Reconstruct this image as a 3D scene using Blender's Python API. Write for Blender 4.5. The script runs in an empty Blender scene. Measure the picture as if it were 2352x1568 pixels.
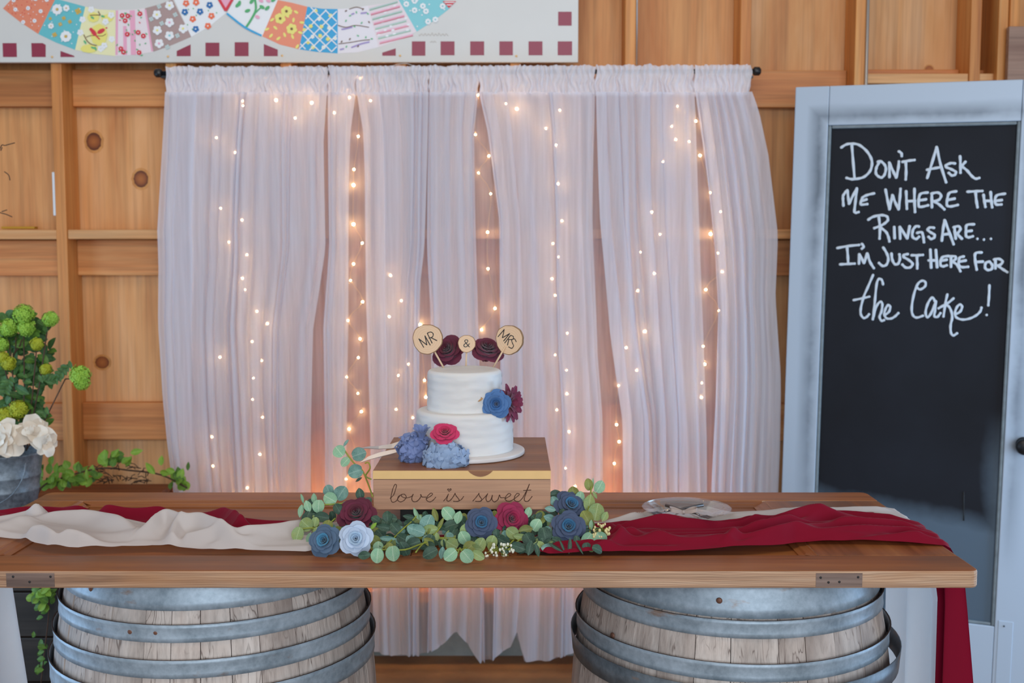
import bpy, math, random
import numpy as np
from mathutils import Vector, Matrix, noise

sc = bpy.context.scene
C = sc.collection
R = random.Random(7)
PI = math.pi

# ------------------------------------------------------------------ camera, light, exposure
F, PITCH, CAMZ = 2550.0, math.atan(212 / 2550.0), 1.531
cd = bpy.data.cameras.new('camera')
cam = bpy.data.objects.new('camera', cd); C.objects.link(cam)
cam.location = (0, 0, CAMZ); cam.rotation_euler = (PI / 2 - PITCH, 0, 0)
cd.sensor_width = 36; cd.lens = F / 2352 * 36; cd.clip_start = .05
cd.dof.use_dof = True; cd.dof.focus_distance = 2.32; cd.dof.aperture_fstop = 4.5
sc.camera = cam

w = bpy.data.worlds.new('world'); sc.world = w; w.use_nodes = True
bg = w.node_tree.nodes['Background']; bg.inputs[0].default_value = (.80, .88, 1.0, 1); bg.inputs[1].default_value = .24

def area(name, loc, target, sx, sy, power, col):
    l = bpy.data.lights.new(name, 'AREA'); l.shape = 'RECTANGLE'; l.size = sx; l.size_y = sy
    l.energy = power; l.color = col
    o = bpy.data.objects.new(name, l); C.objects.link(o); o.location = loc
    o.rotation_euler = (Vector(target) - Vector(loc)).to_track_quat('-Z', 'Y').to_euler()
    return o
area('barn_doorway_light', (1.2, -5.5, 2.6), (0, 3, 1.0), 6.5, 4.0, 400, (.82, .91, 1.0))
area('left_doorway_light', (-2.75, 2.55, .8), (-1.2, 2.5, .5), .9, 1.3, 20, (.42, .68, 1.0))
area('warm_bounce_fill', (-.5, 1.2, 4.4), (-.2, 2.6, 1.0), 2.2, 2.2, 34, (1.0, .80, .60))  # added overhead fill, stands in for warm bounce off the roof wood
area('right_doorway_light', (2.65, 2.75, .95), (.95, 2.4, .6), .9, 1.5, 34, (.42, .68, 1.0))

sc.view_settings.view_transform = 'Standard'; sc.view_settings.look = 'None'
sc.view_settings.gamma = 1; sc.view_settings.use_curve_mapping = False
sc.view_settings.exposure = 0.25
sc.cycles.use_denoising = True
sc.cycles.max_bounces = 8; sc.cycles.transparent_max_bounces = 16; sc.cycles.diffuse_bounces = 4
sc.cycles.caustics_reflective = False; sc.cycles.caustics_refractive = False
sc.cycles.sample_clamp_indirect = 6

# ------------------------------------------------------------------ geometry helpers
CP, SP = math.cos(PITCH), math.sin(PITCH)
def ray(x, y):
    xc, yc = (x - 1176) / F, (y - 784) / F
    return Vector((xc, CP - yc * SP, -(SP + yc * CP)))
def at(x, y, Y):
    d = ray(x, y); t = Y / d.y
    return Vector((d.x * t, Y, CAMZ + d.z * t))
def atz(x, y, z):
    d = ray(x, y); t = (z - CAMZ) / d.z
    return Vector((d.x * t, d.y * t, z))
def lerp(a, b, t): return a + (b - a) * t
def interp(pts, x):
    if x <= pts[0][0]: return pts[0][1]
    for (a, b), (c, d) in zip(pts, pts[1:]):
        if x <= c: return b + (d - b) * (x - a) / (c - a)
    return pts[-1][1]
def smooth_line(p, k=4, closed=False):
    p = [Vector(q) for q in p]
    if len(p) < 3: return p
    o = []
    for i in range(len(p) - 1):
        a, b, c, d = p[max(i - 1, 0)], p[i], p[i + 1], p[min(i + 2, len(p) - 1)]
        for j in range(k):
            t = j / k
            o.append(.5 * ((2 * b) + (c - a) * t + (2 * a - 5 * b + 4 * c - d) * t * t + (3 * b - a - 3 * c + d) * t ** 3))
    o.append(p[-1]); return o

class MB:
    def __init__(s): s.v = []; s.f = []; s.m = []
    def add(s, vs, fs, mi=0):
        n = len(s.v); s.v += [Vector(q) for q in vs]
        for i, f in enumerate(fs):
            s.f.append([n + k for k in f]); s.m.append(mi if isinstance(mi, int) else mi[i])
        return s
    def box(s, a, b, mi=0):  # faces: bottom top front back left right
        (x0, y0, z0), (x1, y1, z1) = a, b
        vs = [(x0, y0, z0), (x1, y0, z0), (x1, y1, z0), (x0, y1, z0), (x0, y0, z1), (x1, y0, z1), (x1, y1, z1), (x0, y1, z1)]
        return s.add(vs, [(3, 2, 1, 0), (4, 5, 6, 7), (0, 1, 5, 4), (2, 3, 7, 6), (3, 0, 4, 7), (1, 2, 6, 5)], mi)
    def tube(s, pts, r, n=6, mi=0, flat=None):
        pts = [Vector(p) for p in pts]; k = len(pts)
        rs = r if isinstance(r, (list, tuple)) else [r] * k
        t0 = (pts[1] - pts[0]).normalized()
        up = Vector((0, 0, 1)) if abs(t0.z) < .9 else Vector((0, 1, 0))
        u = t0.cross(up).normalized(); vs = []; fs = []
        for i, p in enumerate(pts):
            t = (pts[min(i + 1, k - 1)] - pts[max(i - 1, 0)])
            t = t.normalized() if t.length > 1e-9 else t0
            u = (u - t * u.dot(t)); u = u.normalized() if u.length > 1e-6 else t.orthogonal().normalized()
            vv = t.cross(u)
            for j in range(n):
                a = 2 * PI * j / n; vs.append(p + (u * math.cos(a) + vv * math.sin(a)) * rs[i])
        for i in range(k - 1):
            for j in range(n):
                fs.append((i * n + j, i * n + (j + 1) % n, (i + 1) * n + (j + 1) % n, (i + 1) * n + j))
        fs.append(tuple(range(n))[::-1]); fs.append(tuple((k - 1) * n + j for j in range(n)))
        return s.add(vs, fs, mi)
    def lathe(s, prof, n=32, c=(0, 0, 0), mi=0, a0=0, a1=2 * PI, cap=True):
        vs = []; fs = []; k = len(prof); full = abs(a1 - a0 - 2 * PI) < 1e-6
        cols = n if full else n + 1
        for i in range(cols):
            a = a0 + (a1 - a0) * i / n
            for r, z in prof: vs.append((c[0] + r * math.cos(a), c[1] + r * math.sin(a), c[2] + z))
        for i in range(n):
            i2 = (i + 1) % cols
            for j in range(k - 1): fs.append((i * k + j, i2 * k + j, i2 * k + j + 1, i * k + j + 1))
        return s.add(vs, fs, mi)
    def grid(s, fn, nu, nv, mi=0):
        vs = [fn(i / nu, j / nv) for i in range(nu + 1) for j in range(nv + 1)]
        q = nv + 1
        return s.add(vs, [(i * q + j, (i + 1) * q + j, (i + 1) * q + j + 1, i * q + j + 1) for i in range(nu) for j in range(nv)], mi)
    def poly(s, pts, mi=0): return s.add(pts, [tuple(range(len(pts)))], mi)
    def prism(s, pts, d, mi=0):
        n = len(pts); d = Vector(d); p = [Vector(q) for q in pts]
        return s.add(p + [q + d for q in p], [tuple(range(n))[::-1], tuple(range(n, 2 * n))] + [(i, (i + 1) % n, n + (i + 1) % n, n + i) for i in range(n)], mi)
    def sphere(s, c, r, nu=8, nv=6, sc3=(1, 1, 1), mi=0):
        c = Vector(c); vs = []; fs = []
        for j in range(nv + 1):
            b = PI * j / nv
            for i in range(nu):
                a = 2 * PI * i / nu
                vs.append(c + Vector((math.sin(b) * math.cos(a) * sc3[0], math.sin(b) * math.sin(a) * sc3[1], math.cos(b) * sc3[2])) * r)
        for j in range(nv):
            for i in range(nu):
                fs.append((j * nu + i, (j + 1) * nu + i, (j + 1) * nu + (i + 1) % nu, j * nu + (i + 1) % nu))
        return s.add(vs, fs, mi)
    def mesh(s, name, mats, smooth=True, org=(0, 0, 0)):
        me = bpy.data.meshes.new(name); org = Vector(org)
        me.from_pydata([tuple(q - org) for q in s.v], [], s.f)
        for m in (mats if isinstance(mats, (list, tuple)) else [mats]): me.materials.append(m)
        me.polygons.foreach_set('material_index', s.m)
        me.polygons.foreach_set('use_smooth', [smooth] * len(s.f))
        me.update(); return me

WL = {}
def setp(o, label=None, cat=None, group=None, kind=None):
    if label: o['label'] = label
    if cat: o['category'] = cat
    if group: o['group'] = group
    if kind: o['kind'] = kind
    return o
def thing(name, label, cat, loc, group=None, mat=None):
    o = bpy.data.objects.new(name, None); C.objects.link(o); o.empty_display_size = .05
    if mat is not None: o.matrix_world = mat
    else: o.location = loc
    WL[o.name] = Vector(loc)
    return setp(o, label, cat, group)
def build(name, mb, mats, parent=None, local=False, smooth=True, bevel=0, sub=0, label=None, cat=None, group=None, kind=None):
    if local: org = Vector((0, 0, 0))
    elif parent is not None: org = WL[parent.name]
    else:
        a = np.array([tuple(q) for q in mb.v]); lo, hi = a.min(0), a.max(0)
        org = Vector(((lo[0] + hi[0]) / 2, (lo[1] + hi[1]) / 2, lo[2]))
    me = mb.mesh(name, mats, smooth, org)
    o = bpy.data.objects.new(name, me); C.objects.link(o)
    if parent is not None: o.parent = parent; WL[o.name] = org
    else: o.location = org; WL[o.name] = org
    if bevel:
        b = o.modifiers.new('bevel', 'BEVEL'); b.width = bevel; b.segments = 2; b.limit_method = 'ANGLE'; b.angle_limit = .7
    if sub:
        b = o.modifiers.new('sub', 'SUBSURF'); b.levels = sub; b.render_levels = sub
    return setp(o, label, cat, group, kind)
def inst(name, me, parent, M, mat=None):
    o = bpy.data.objects.new(name, me); C.objects.link(o); o.parent = parent; o.matrix_local = M
    if mat is not None:
        o.material_slots[0].link = 'OBJECT'; o.material_slots[0].material = mat
    return o
def frame(pos, z, y, s=(1, 1, 1)):
    z = Vector(z).normalized(); y = Vector(y); y = (y - z * y.dot(z)).normalized(); x = y.cross(z)
    M = Matrix.Identity(4)
    for i in range(3):
        M[i][0] = x[i] * s[0]; M[i][1] = y[i] * s[1]; M[i][2] = z[i] * s[2]; M[i][3] = pos[i]
    return M

# ------------------------------------------------------------------ material helpers
def lin(h):
    def f(c): c /= 255.0; return c / 12.92 if c <= .04045 else ((c + .055) / 1.055) ** 2.4
    if isinstance(h, str): h = [int(h[i:i + 2], 16) for i in (0, 2, 4)]
    return tuple(f(c) for c in h) + (1,)
class NT:
    def __init__(s, name):
        s.m = bpy.data.materials.new(name); s.m.use_nodes = True; s.t = s.m.node_tree; s.t.nodes.clear()
        s.out = s.t.nodes.new('ShaderNodeOutputMaterial')
    def n(s, typ, ins=None, **pr):
        nd = s.t.nodes.new('ShaderNode' + typ)
        for k, v in pr.items(): setattr(nd, k, v)
        for k, v in (ins or {}).items():
            if hasattr(v, 'is_output'): s.t.links.new(v, nd.inputs[k])
            else: nd.inputs[k].default_value = v
        return nd
    def math(s, op, a, b=0.0): return s.n('Math', {0: a, 1: b}, operation=op).outputs[0]
    def mix(s, f, a, b, blend='MIX'):
        nd = s.n('Mix', data_type='RGBA', blend_type=blend)
        for k, v in ((0, f), (6, a), (7, b)):
            if hasattr(v, 'is_output'): s.t.links.new(v, nd.inputs[k])
            else: nd.inputs[k].default_value = v
        return nd.outputs[2]
    def ramp(s, f, *st, interp='LINEAR'):
        nd = s.n('ValToRGB', {0: f}); e = nd.color_ramp.elements; nd.color_ramp.interpolation = interp
        while len(e) < len(st): e.new(.5)
        for i, (p, c) in enumerate(st): e[i].position = p; e[i].color = c if len(c) == 4 else tuple(c) + (1,)
        return nd.outputs[0]
    def coord(s, scale=(1, 1, 1), rnd=True, rot=(0, 0, 0), uv=False):
        tc = s.n('TexCoord').outputs['UV' if uv else 'Object']
        if rnd:
            r = s.n('ObjectInfo').outputs['Random']
            tc = s.n('VectorMath', {0: tc, 1: s.n('CombineXYZ', {0: s.math('MULTIPLY', r, 37.), 1: s.math('MULTIPLY', r, 91.), 2: s.math('MULTIPLY', r, 53.)}).outputs[0]}, operation='ADD').outputs[0]
        return s.n('Mapping', {0: tc, 2: rot, 3: scale}).outputs[0]
    def noise(s, vec, scale, detail=4, rough=.55, dist=0.):
        return s.n('TexNoise', {'Vector': vec, 'Scale': scale, 'Detail': detail, 'Roughness': rough, 'Distortion': dist}).outputs[0]
    def bsdf(s, col, rough=.6, bump=None, bs=.2, bd=.002, **kw):
        p = s.n('BsdfPrincipled', {'Base Color': col, 'Roughness': rough})
        for k, v in kw.items():
            k = k.replace('_', ' ')
            if hasattr(v, 'is_output'): s.t.links.new(v, p.inputs[k])
            else: p.inputs[k].default_value = v
        if bump is not None:
            b = s.n('Bump', {'Strength': bs, 'Distance': bd, 'Height': bump}); s.t.links.new(b.outputs[0], p.inputs['Normal'])
        s.t.links.new(p.outputs[0], s.out.inputs[0]); return s.m
G4 = lambda v: (v, v, v, 1)
def plain(name, h, rough=.6, var=.0, **kw):
    t = NT(name); c = lin(h)
    if var:
        f = t.noise(t.coord((1, 1, 1)), 40, 3)
        c = t.mix(t.math('MULTIPLY', f, 1.0), tuple(x * (1 - var) for x in c[:3]) + (1,), tuple(min(1, x * (1 + var)) for x in c[:3]) + (1,))
    return t.bsdf(c, rough, **kw)
def wood(name, dark, mid, light, axis='x', fine=120, coarse=9, stretch=.06, rough=.55, bump=.3, knots=0, var=.22, streak=None, fmul=.45, cracks=None, lines=None):
    t = NT(name); ax = 'xyz'.index(axis)
    s1 = [1, 1, 1]; s1[ax] = stretch
    v = t.coord(tuple(s1))
    big = t.noise(v, coarse, 4, .55, .6)
    wv = t.noise(v, coarse * 4.5, 3, .6, .3)
    s2 = [1, 1, 1]; s2[ax] = .025
    fn = t.noise(t.coord(tuple(s2)), fine, 3, .6)
    k = t.math('ADD', t.math('MULTIPLY', big, .6), t.math('MULTIPLY', wv, .4))
    col = t.ramp(k, (.30, lin(dark)), (.5, lin(mid)), (.68, lin(light)))
    col = t.mix(fmul, col, t.ramp(fn, (.32, G4(.5)), (.56, G4(1.0))), 'MULTIPLY')
    if knots:
        vo = t.n('TexVoronoi', {'Vector': t.coord((1, 1, 1)), 'Scale': knots, 'Randomness': 1.0}).outputs['Distance']
        vo = t.math('ADD', vo, t.math('MULTIPLY', big, .05))
        col = t.mix(t.ramp(vo, (.05, G4(.9)), (.16, G4(0))), col, lin('5a2c10'))
    if lines:
        s4 = [1, 1, 1]; s4[ax] = .12
        lw_ = t.n('TexWave', {'Vector': t.coord(tuple(s4)), 'Scale': 68., 'Distortion': 13., 'Detail': 3., 'Detail Scale': .5, 'Detail Roughness': .4}, bands_direction='Z').outputs['Fac']
        col = t.mix(t.math('MULTIPLY', t.ramp(lw_, (.0, G4(1)), (.4, G4(0))), .45), col, lin(lines))
    if cracks:
        s3 = [1, 1, 1]; s3[ax] = .035
        cn = t.noise(t.coord(tuple(s3)), 55, 2, .5, .4); msk = t.noise(t.coord((1, 1, 1)), 9, 3)
        line = t.math('MULTIPLY', t.ramp(t.math('ABSOLUTE', t.math('SUBTRACT', cn, .5)), (.0, G4(1)), (.022, G4(0))), t.ramp(msk, (.46, G4(0)), (.56, G4(.8))))
        col = t.mix(line, col, lin(cracks))
    if streak:
        sv = [3, 3, 3]; sv[ax] = .8
        st = t.noise(t.coord(tuple(sv)), 2.2, 4, .6)
        col = t.mix(t.ramp(st, (.5, G4(0)), (.68, G4(.8))), col, lin(streak))
    r = t.n('ObjectInfo').outputs['Random']
    hv = t.n('HueSaturation', {'Color': col, 'Value': t.math('ADD', t.math('MULTIPLY', r, var), 1 - var / 2)}).outputs[0]
    return t.bsdf(hv, rough, fn, bump, .0015)

M = {}
M['stud'] = wood('stud_wood', 'b0652c', 'd28c4a', 'e2a866', 'z', 90, 7, .05)
M['ply'] = wood('plywood', 'bc743c', 'd69a60', 'e3b080', 'z', 60, 3.2, .16, .6, .12)
M['girt'] = wood('girt_wood', '9c5528', 'c98044', 'dfa062', 'x', 90, 8, .05, knots=2.2)
M['ledge'] = wood('ledge_wood', 'a8663a', 'cc9058', 'dcac78', 'x', 90, 7, .05)
M['pinkboard'] = wood('pale_board_wood', '7a5648', '9c7a68', 'b0907c', 'x', 90, 10, .05)
M['table'] = wood('table_wood', '6a3a16', '98582c', 'ae6e38', 'x', 130, 9, .06, .44, .15, var=.1, streak='6c4834', fmul=.3)
M['tabley'] = wood('table_rail_wood', '6a3a18', '96582e', 'a86c3c', 'y', 130, 9, .06, .38, .15, var=.1, streak='6c4a3a', fmul=.3)
M['edge'] = wood('weathered_edge_wood', '946c50', 'c0997a', 'd6ba9e', 'x', 210, 22, .035, .7, .8, var=.06, streak='b88050', fmul=.5, lines='6e4a36')
M['patch'] = wood('grey_patch_wood', '4c3a34', '7c665c', '968278', 'x', 160, 16, .05, .75, .5, var=.1)
M['stave'] = wood('barrel_oak', 'a08e84', 'c4b5ab', 'd6cac1', 'z', 150, 10, .05, .75, .8, var=.2, streak='7d6e66', cracks='4a342a')
M['stave_low'] = M['stave']
M['boxtop'] = wood('walnut_top', '5a3016', '8a5630', 'a87246', 'x', 120, 8, .05, .45, .15, var=.05)
M['boxfront'] = wood('walnut_front', '8e5f42', 'b58565', 'c89a78', 'x', 150, 7, .05, .5, .15, var=.05)
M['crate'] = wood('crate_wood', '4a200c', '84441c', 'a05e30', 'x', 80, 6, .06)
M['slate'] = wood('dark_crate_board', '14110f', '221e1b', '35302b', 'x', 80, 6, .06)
M['stick'] = plain('topper_stick_wood', 'd8b896', .6)
M['burn'] = plain('burnt_lettering', '4a2a18', .8)
M['black'] = plain('black_metal', '15161a', .4)
M['ink'] = plain('black_ink', '1c1c1e', .6)
M['white_plastic'] = plain('white_plastic', 'd8dde2', .4)
M['pipe'] = plain('grey_conduit', 'b0aca8', .35, Metallic=.6)
M['yellow'] = plain('yellow_paint', 'b98a12', .5)
M['gold'] = plain('gold_paint', 'e2b878', .42, .06, Metallic=.15)
def galv(name, base, hi, rust=True, sx=(1, 1, 1)):
    t = NT(name); v = t.coord(sx, rnd=True)
    a = t.noise(v, 14, 6, .65); b = t.noise(v, 90, 3, .6)
    col = t.ramp(t.math('ADD', t.math('MULTIPLY', a, .65), t.math('MULTIPLY', b, .35)), (.32, lin(base)), (.66, lin(hi)))
    if rust:
        c = t.noise(t.coord((1, 1, 2.5)), 9, 5, .6)
        col = t.mix(t.ramp(c, (.64, G4(0)), (.74, G4(.75))), col, lin('8f6a4a'))
    return t.bsdf(col, t.ramp(a, (.3, G4(.34)), (.7, G4(.56))), b, .12, .001, Metallic=.22)
M['hoop'] = galv('galvanised_hoop', '7a8994', 'adbbc7')
M['hoop_dark'] = galv('dull_steel_hoop', '50585f', '7c868e')
M['bucket'] = galv('galvanised_bucket', '3a4148', '8a949c', False)
M['rim'] = plain('rust_and_gap_shadow_rim', '3c2820', .8)  # rust brown, kept dark to paint the gap shadow above each hoop
M['fork'] = plain('dull_fork_steel', '837b78', .3, Metallic=.85)
M['rust'] = plain('rusty_rivet', '7a5444', .6, .3, Metallic=.4)
M['steel'] = plain('steel_cutlery', 'c6c0be', .35, Metallic=.55)
M['concrete'] = NT('concrete'); t = M['concrete']
M['concrete'] = t.bsdf(t.ramp(t.noise(t.coord((1, 1, 1)), 6, 6, .65), (.3, lin('7c8684')), (.7, lin('a4acaa'))), .85)
t = NT('floor_concrete'); v = t.coord((1, 1, 1), False)
M['floor'] = t.bsdf(t.mix(t.ramp(t.noise(v, 3, 6, .65), (.35, G4(0)), (.7, G4(1))), lin('6e4c34'), lin('9a7450')), .6, t.noise(v, 40), .1)

def cloth(name, h, sheen=.3, rough=.85, weave=900, trans=.0, tint=None):
    t = NT(name); v = t.coord((1, 1, 1), False)
    wv = t.math('MULTIPLY', t.n('TexWave', {'Vector': v, 'Scale': weave / 6, 'Distortion': .5}, bands_direction='X').outputs['Fac'],
                t.n('TexWave', {'Vector': v, 'Scale': weave / 6, 'Distortion': .5}, bands_direction='Y').outputs['Fac'])
    c = lin(h); col = t.mix(t.math('MULTIPLY', t.noise(v, 30, 3), .5), c, tuple(x * .86 for x in c[:3]) + (1,))
    p = t.n('BsdfPrincipled', {'Base Color': col, 'Roughness': rough, 'Sheen Weight': sheen, 'Sheen Roughness': .4, 'Specular IOR Level': .2})
    b = t.n('Bump', {'Strength': .08, 'Distance': .0006, 'Height': wv}); t.t.links.new(b.outputs[0], p.inputs['Normal'])
    sh = p.outputs[0]
    if trans:
        tr = t.n('BsdfTranslucent', {'Color': tint or c}).outputs[0]
        sh = t.n('MixShader', {0: trans, 1: sh, 2: tr}).outputs[0]
    t.t.links.new(sh, t.out.inputs[0]); return t.m
M['burgundy'] = cloth('burgundy_chiffon', '8a0c2a', .08, trans=.2)
M['whitecloth'] = cloth('white_chiffon', 'e6dfdb', .1, trans=.4)
def sheer(name, h, clear, translu=.5):
    t = NT(name)
    v = t.coord((1, 1, .04), False)
    st = t.noise(v, 60, 3, .6)
    d = t.n('BsdfDiffuse', {'Color': lin(h)}).outputs[0]; tr = t.n('BsdfTranslucent', {'Color': lin(h)}).outputs[0]
    m1 = t.n('MixShader', {0: translu, 1: d, 2: tr}).outputs[0]
    tp = t.n('BsdfTransparent', {}).outputs[0]
    f = t.math('ADD', clear - .21, t.math('MULTIPLY', st, .42))
    t.t.links.new(t.n('MixShader', {0: f, 1: m1, 2: tp}).outputs[0], t.out.inputs[0]); return t.m
M['sheer'] = sheer('sheer_voile', 'e9eaf4', .24, .42)
M['liner'] = sheer('sheer_liner_voile', 'e2e0ec', .50, .42)
M['header'] = sheer('gathered_header_voile', 'f6f3f8', .15, .35)
t = NT('bulb_glow'); e = t.n('Emission', {'Color': (1, .56, .20, 1), 'Strength': 90.}); t.t.links.new(e.outputs[0], t.out.inputs[0]); M['bulb'] = t.m
M['wire'] = plain('clear_wire', 'c9b8a4', .3)
t = NT('clear_glass'); fr = t.n('Fresnel', {'IOR': 1.5}).outputs[0]
t.t.links.new(t.n('MixShader', {0: t.math('ADD', t.math('MULTIPLY', fr, .5), .015), 1: t.n('BsdfTransparent', {'Color': (.95, .96, .95, 1)}).outputs[0], 2: t.n('BsdfGlossy', {'Color': (1, 1, 1, 1), 'Roughness': .06}).outputs[0]}).outputs[0], t.out.inputs[0]); M['glass'] = t.m
t = NT('cake_frosting'); v = t.coord((1, 1, 1), False)
fb = t.math('ADD', t.math('MULTIPLY', t.noise(t.coord((.4, .4, 5), False), 30, 3), .7), t.math('MULTIPLY', t.noise(v, 180, 3), .3))
M['frosting'] = t.bsdf(lin('d8d5d2'), .55, fb, .16, .002, Subsurface_Weight=.25, Subsurface_Radius=(.02, .012, .008), Subsurface_Scale=.3)
M['board_foil'] = plain('white_board_foil', 'd6d0cc', .35)
t = NT('white_door_paint'); v = t.coord((1, 1, 1), False)
M['doorwhite'] = t.bsdf(t.mix(t.ramp(t.noise(v, 7, 5, .6), (.5, G4(0)), (.75, G4(.35))), lin('a8b5c4'), lin('bcc7d2')), .38, t.noise(v, 60), .05)
M['chalk'] = plain('white_chalk', 'c6d0da', .9, .08)
M['moulding_dark'] = plain('scuffed_moulding', '6f7a80', .5, .4)

def petalmat(name, inner, outer, rough=.75, tr=.15, sheen=.3):
    t = NT(name); v = t.coord((1, 1, 1))
    z = t.n('SeparateXYZ', {0: t.n('TexCoord').outputs['UV']}).outputs[1]
    n = t.noise(t.coord((1, 1, 1)), 60, 3)
    c = t.mix(t.math('ADD', t.math('MULTIPLY', n, .6), .1), lin(inner), lin(outer))
    r = t.n('ObjectInfo').outputs['Random']
    c = t.n('HueSaturation', {'Color': c, 'Value': t.math('ADD', t.math('MULTIPLY', r, .3), .85)}).outputs[0]
    p = t.n('BsdfPrincipled', {'Base Color': c, 'Roughness': rough, 'Sheen Weight': sheen})
    tl = t.n('BsdfTranslucent', {'Color': c})
    t.t.links.new(t.n('MixShader', {0: tr, 1: p.outputs[0], 2: tl.outputs[0]}).outputs[0], t.out.inputs[0]); return t.m
def leafmat(name, base, edge, vein, rough=.55, var=.3):
    t = NT(name); tc = t.n('TexCoord').outputs['Object']
    x = t.n('SeparateXYZ', {0: tc}); ax = t.math('ABSOLUTE', x.outputs[0])
    mid = t.ramp(ax, (.012, G4(1)), (.035, G4(0)))
    vor = t.n('TexVoronoi', {'Vector': tc, 'Scale': 9.0}, feature='DISTANCE_TO_EDGE').outputs['Distance']
    net = t.math('MULTIPLY', t.ramp(vor, (.0, G4(1)), (.09, G4(0))), .32)
    n = t.noise(t.coord((1, 1, 1)), 2.2, 3)
    c = t.mix(t.ramp(n, (.35, G4(0)), (.7, G4(1))), lin(base), lin(edge))
    c = t.mix(t.math('MAXIMUM', t.math('MULTIPLY', mid, .6), net), c, lin(vein))
    r = t.n('ObjectInfo').outputs['Random']
    c = t.n('HueSaturation', {'Color': c, 'Value': t.math('ADD', t.math('MULTIPLY', r, var), 1 - var / 2)}).outputs[0]
    p = t.n('BsdfPrincipled', {'Base Color': c, 'Roughness': rough, 'Specular IOR Level': .35})
    tl = t.n('BsdfTranslucent', {'Color': c})
    t.t.links.new(t.n('MixShader', {0: .15, 1: p.outputs[0], 2: tl.outputs[0]}).outputs[0], t.out.inputs[0]); return t.m
LM = {'p': leafmat('pale_eucalyptus', '7fae8c', '93b892', 'c8dcc0'), 'y': leafmat('olive_eucalyptus', '86a06a', '93a05c', 'bccd98'),
      't': leafmat('teal_eucalyptus', '5f8a80', '7fa69a', 'a8c6b8'), 'd': leafmat('dark_eucalyptus', '30493c', '44604e', '6d8a74'),
      'o': leafmat('bronze_eucalyptus', '7c7c3c', '86944e', 'a8a868'), 'g': leafmat('lime_leaf', '7fae2c', '92bc40', 'b4d070'),
      'b': leafmat('bouquet_leaf', '33562c', '4a7036', '6f9454'), 'i': leafmat('ivy_leaf', '6f9a2c', '86a83c', '9dbb58'), 'k': leafmat('dark_ivy_leaf', '3f661e', '5e8430', '7c9c48')}  # the second ivy material is simply a darker green
M['stem'] = plain('green_stem', '8a9438', .6, .2)
M['twig'] = plain('brown_twig', '4a3324', .8, .3)

# ------------------------------------------------------------------ setting: floor, wall
fl = build('floor', MB().box((-3.2, -.6, -.06), (3.2, 4.3, 0)), M['floor'], smooth=False, kind='structure')
PLY, GIRT, STUD, TOPZ = 4.11, 4.07, 3.98, 2.75
wall = build('wall_back', MB().box((-3.0, PLY + .014, .2), (3.0, PLY + .06, TOPZ)), M['ply'], smooth=False, kind='structure')
xs = [-1.608 + .405 * i for i in range(-3, 11)]
build('stem_wall', MB().box((-3.0, 4.085, 0), (3.0, PLY + .06, .235)), M['concrete'], wall, smooth=False)
for a, b in ((-3.0, -2.02), (-2.02, -.79), (-.79, .43), (.43, .812), (.812, 1.64), (1.64, 3.0)):
    build('plywood_panel', MB().box((a + .001, PLY, .235), (b - .001, PLY + .014, TOPZ)), M['ply'], wall, smooth=False, bevel=.001)
for x in xs:
    build('stud', MB().box((x - .019, STUD, .28), (x + .019, PLY, TOPZ)), M['stud'], wall, smooth=False, bevel=.003)
build('sill_plate', MB().box((-3.0, STUD + .005, .235), (3.0, PLY, .28)), M['ledge'], wall, smooth=False, bevel=.003)
zy = lambda y, Y: at(1176, y, Y).z
for x0, x1 in zip(xs, xs[1:]):
    a, b = x0 + .0195, x1 - .0195
    for k, (y0, y1) in enumerate(((161, 246), (551, 633), (926, 1011))):
        j = R.uniform(-2, 2)
        build('girt_board', MB().box((a, GIRT + R.uniform(-.003, .003), zy(y1 + j, GIRT)), (b, PLY, zy(y0 + j, GIRT))), M['girt'], wall, smooth=False, bevel=.003)
    if x0 < 1.2:
        j = R.uniform(-1.5, 1.5)
        build('ledge_board', MB().box((a, STUD + .006, zy(548 + j, STUD)), (b, PLY, zy(526 + j, STUD))), M['ledge'], wall, smooth=False, bevel=.003)
    else:
        build('ledge_board', MB().box((a, STUD + .006, zy(191, STUD)), (b, PLY, zy(168, STUD))), M['ledge'], wall, smooth=False, bevel=.003)
for pa, pb, Y in ((2293, 2315, 3.955), (2319, 2341, 3.945)):
    build('stud', MB().box((at(pa, 90, Y).x, Y, .28), (at(pb, 90, Y).x, PLY, TOPZ)), M['stud'], wall, smooth=False, bevel=.003)
build('header_board', MB().box((at(2317, 100, 3.92).x, 3.92, zy(260, 3.92)), (2.6, 3.944, zy(60, 3.92))), M['pinkboard'], wall, smooth=False, bevel=.003)
# round knots showing in the plywood and girts (flush plugs of darker heartwood)
t = NT('knot_heartwood'); v = t.coord((1, 1, 1))
ln = t.n('VectorMath', {0: t.n('TexCoord').outputs['Object']}, operation='LENGTH').outputs['Value']
rr = t.math('ADD', ln, t.math('MULTIPLY', t.noise(v, 60, 3), .006))
M['knot'] = t.bsdf(t.ramp(rr, (.008, lin('a4602a')), (.022, lin('8a4a1c')), (.030, lin('5c2a0e'))), .6)
M['knot_ring'] = wood('knot_ring_wood', 'b87434', 'cc9050', 'd8a264', 'z', 60, 9, .3, .6, .12, var=.05)
for px, py, rx, rz in ((216, 325, 17, 20), (324, 411, 16.5, 19), (2134, 160, 9, 9), (235, 832, 16, 14)):
    c = at(px, py, PLY); s = PLY / F
    for nm, k1, mt, off in (('knot_ring', 1.32, 'knot_ring', .0008), ('knot', 1.0, 'knot', .0016)):
        mb = MB(); mb.prism([(rx * k1 * s * (1 + .05 * math.sin(3 * k + rx)) * math.cos(2 * PI * k / 24), -off, rz * k1 * s * math.sin(2 * PI * k / 24)) for k in range(24)], (0, off + .001, 0))
        o = build(nm, mb, M[mt], wall, local=True, smooth=False); o.location = Vector((c.x, PLY, c.z)) - WL[wall.name]

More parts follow.
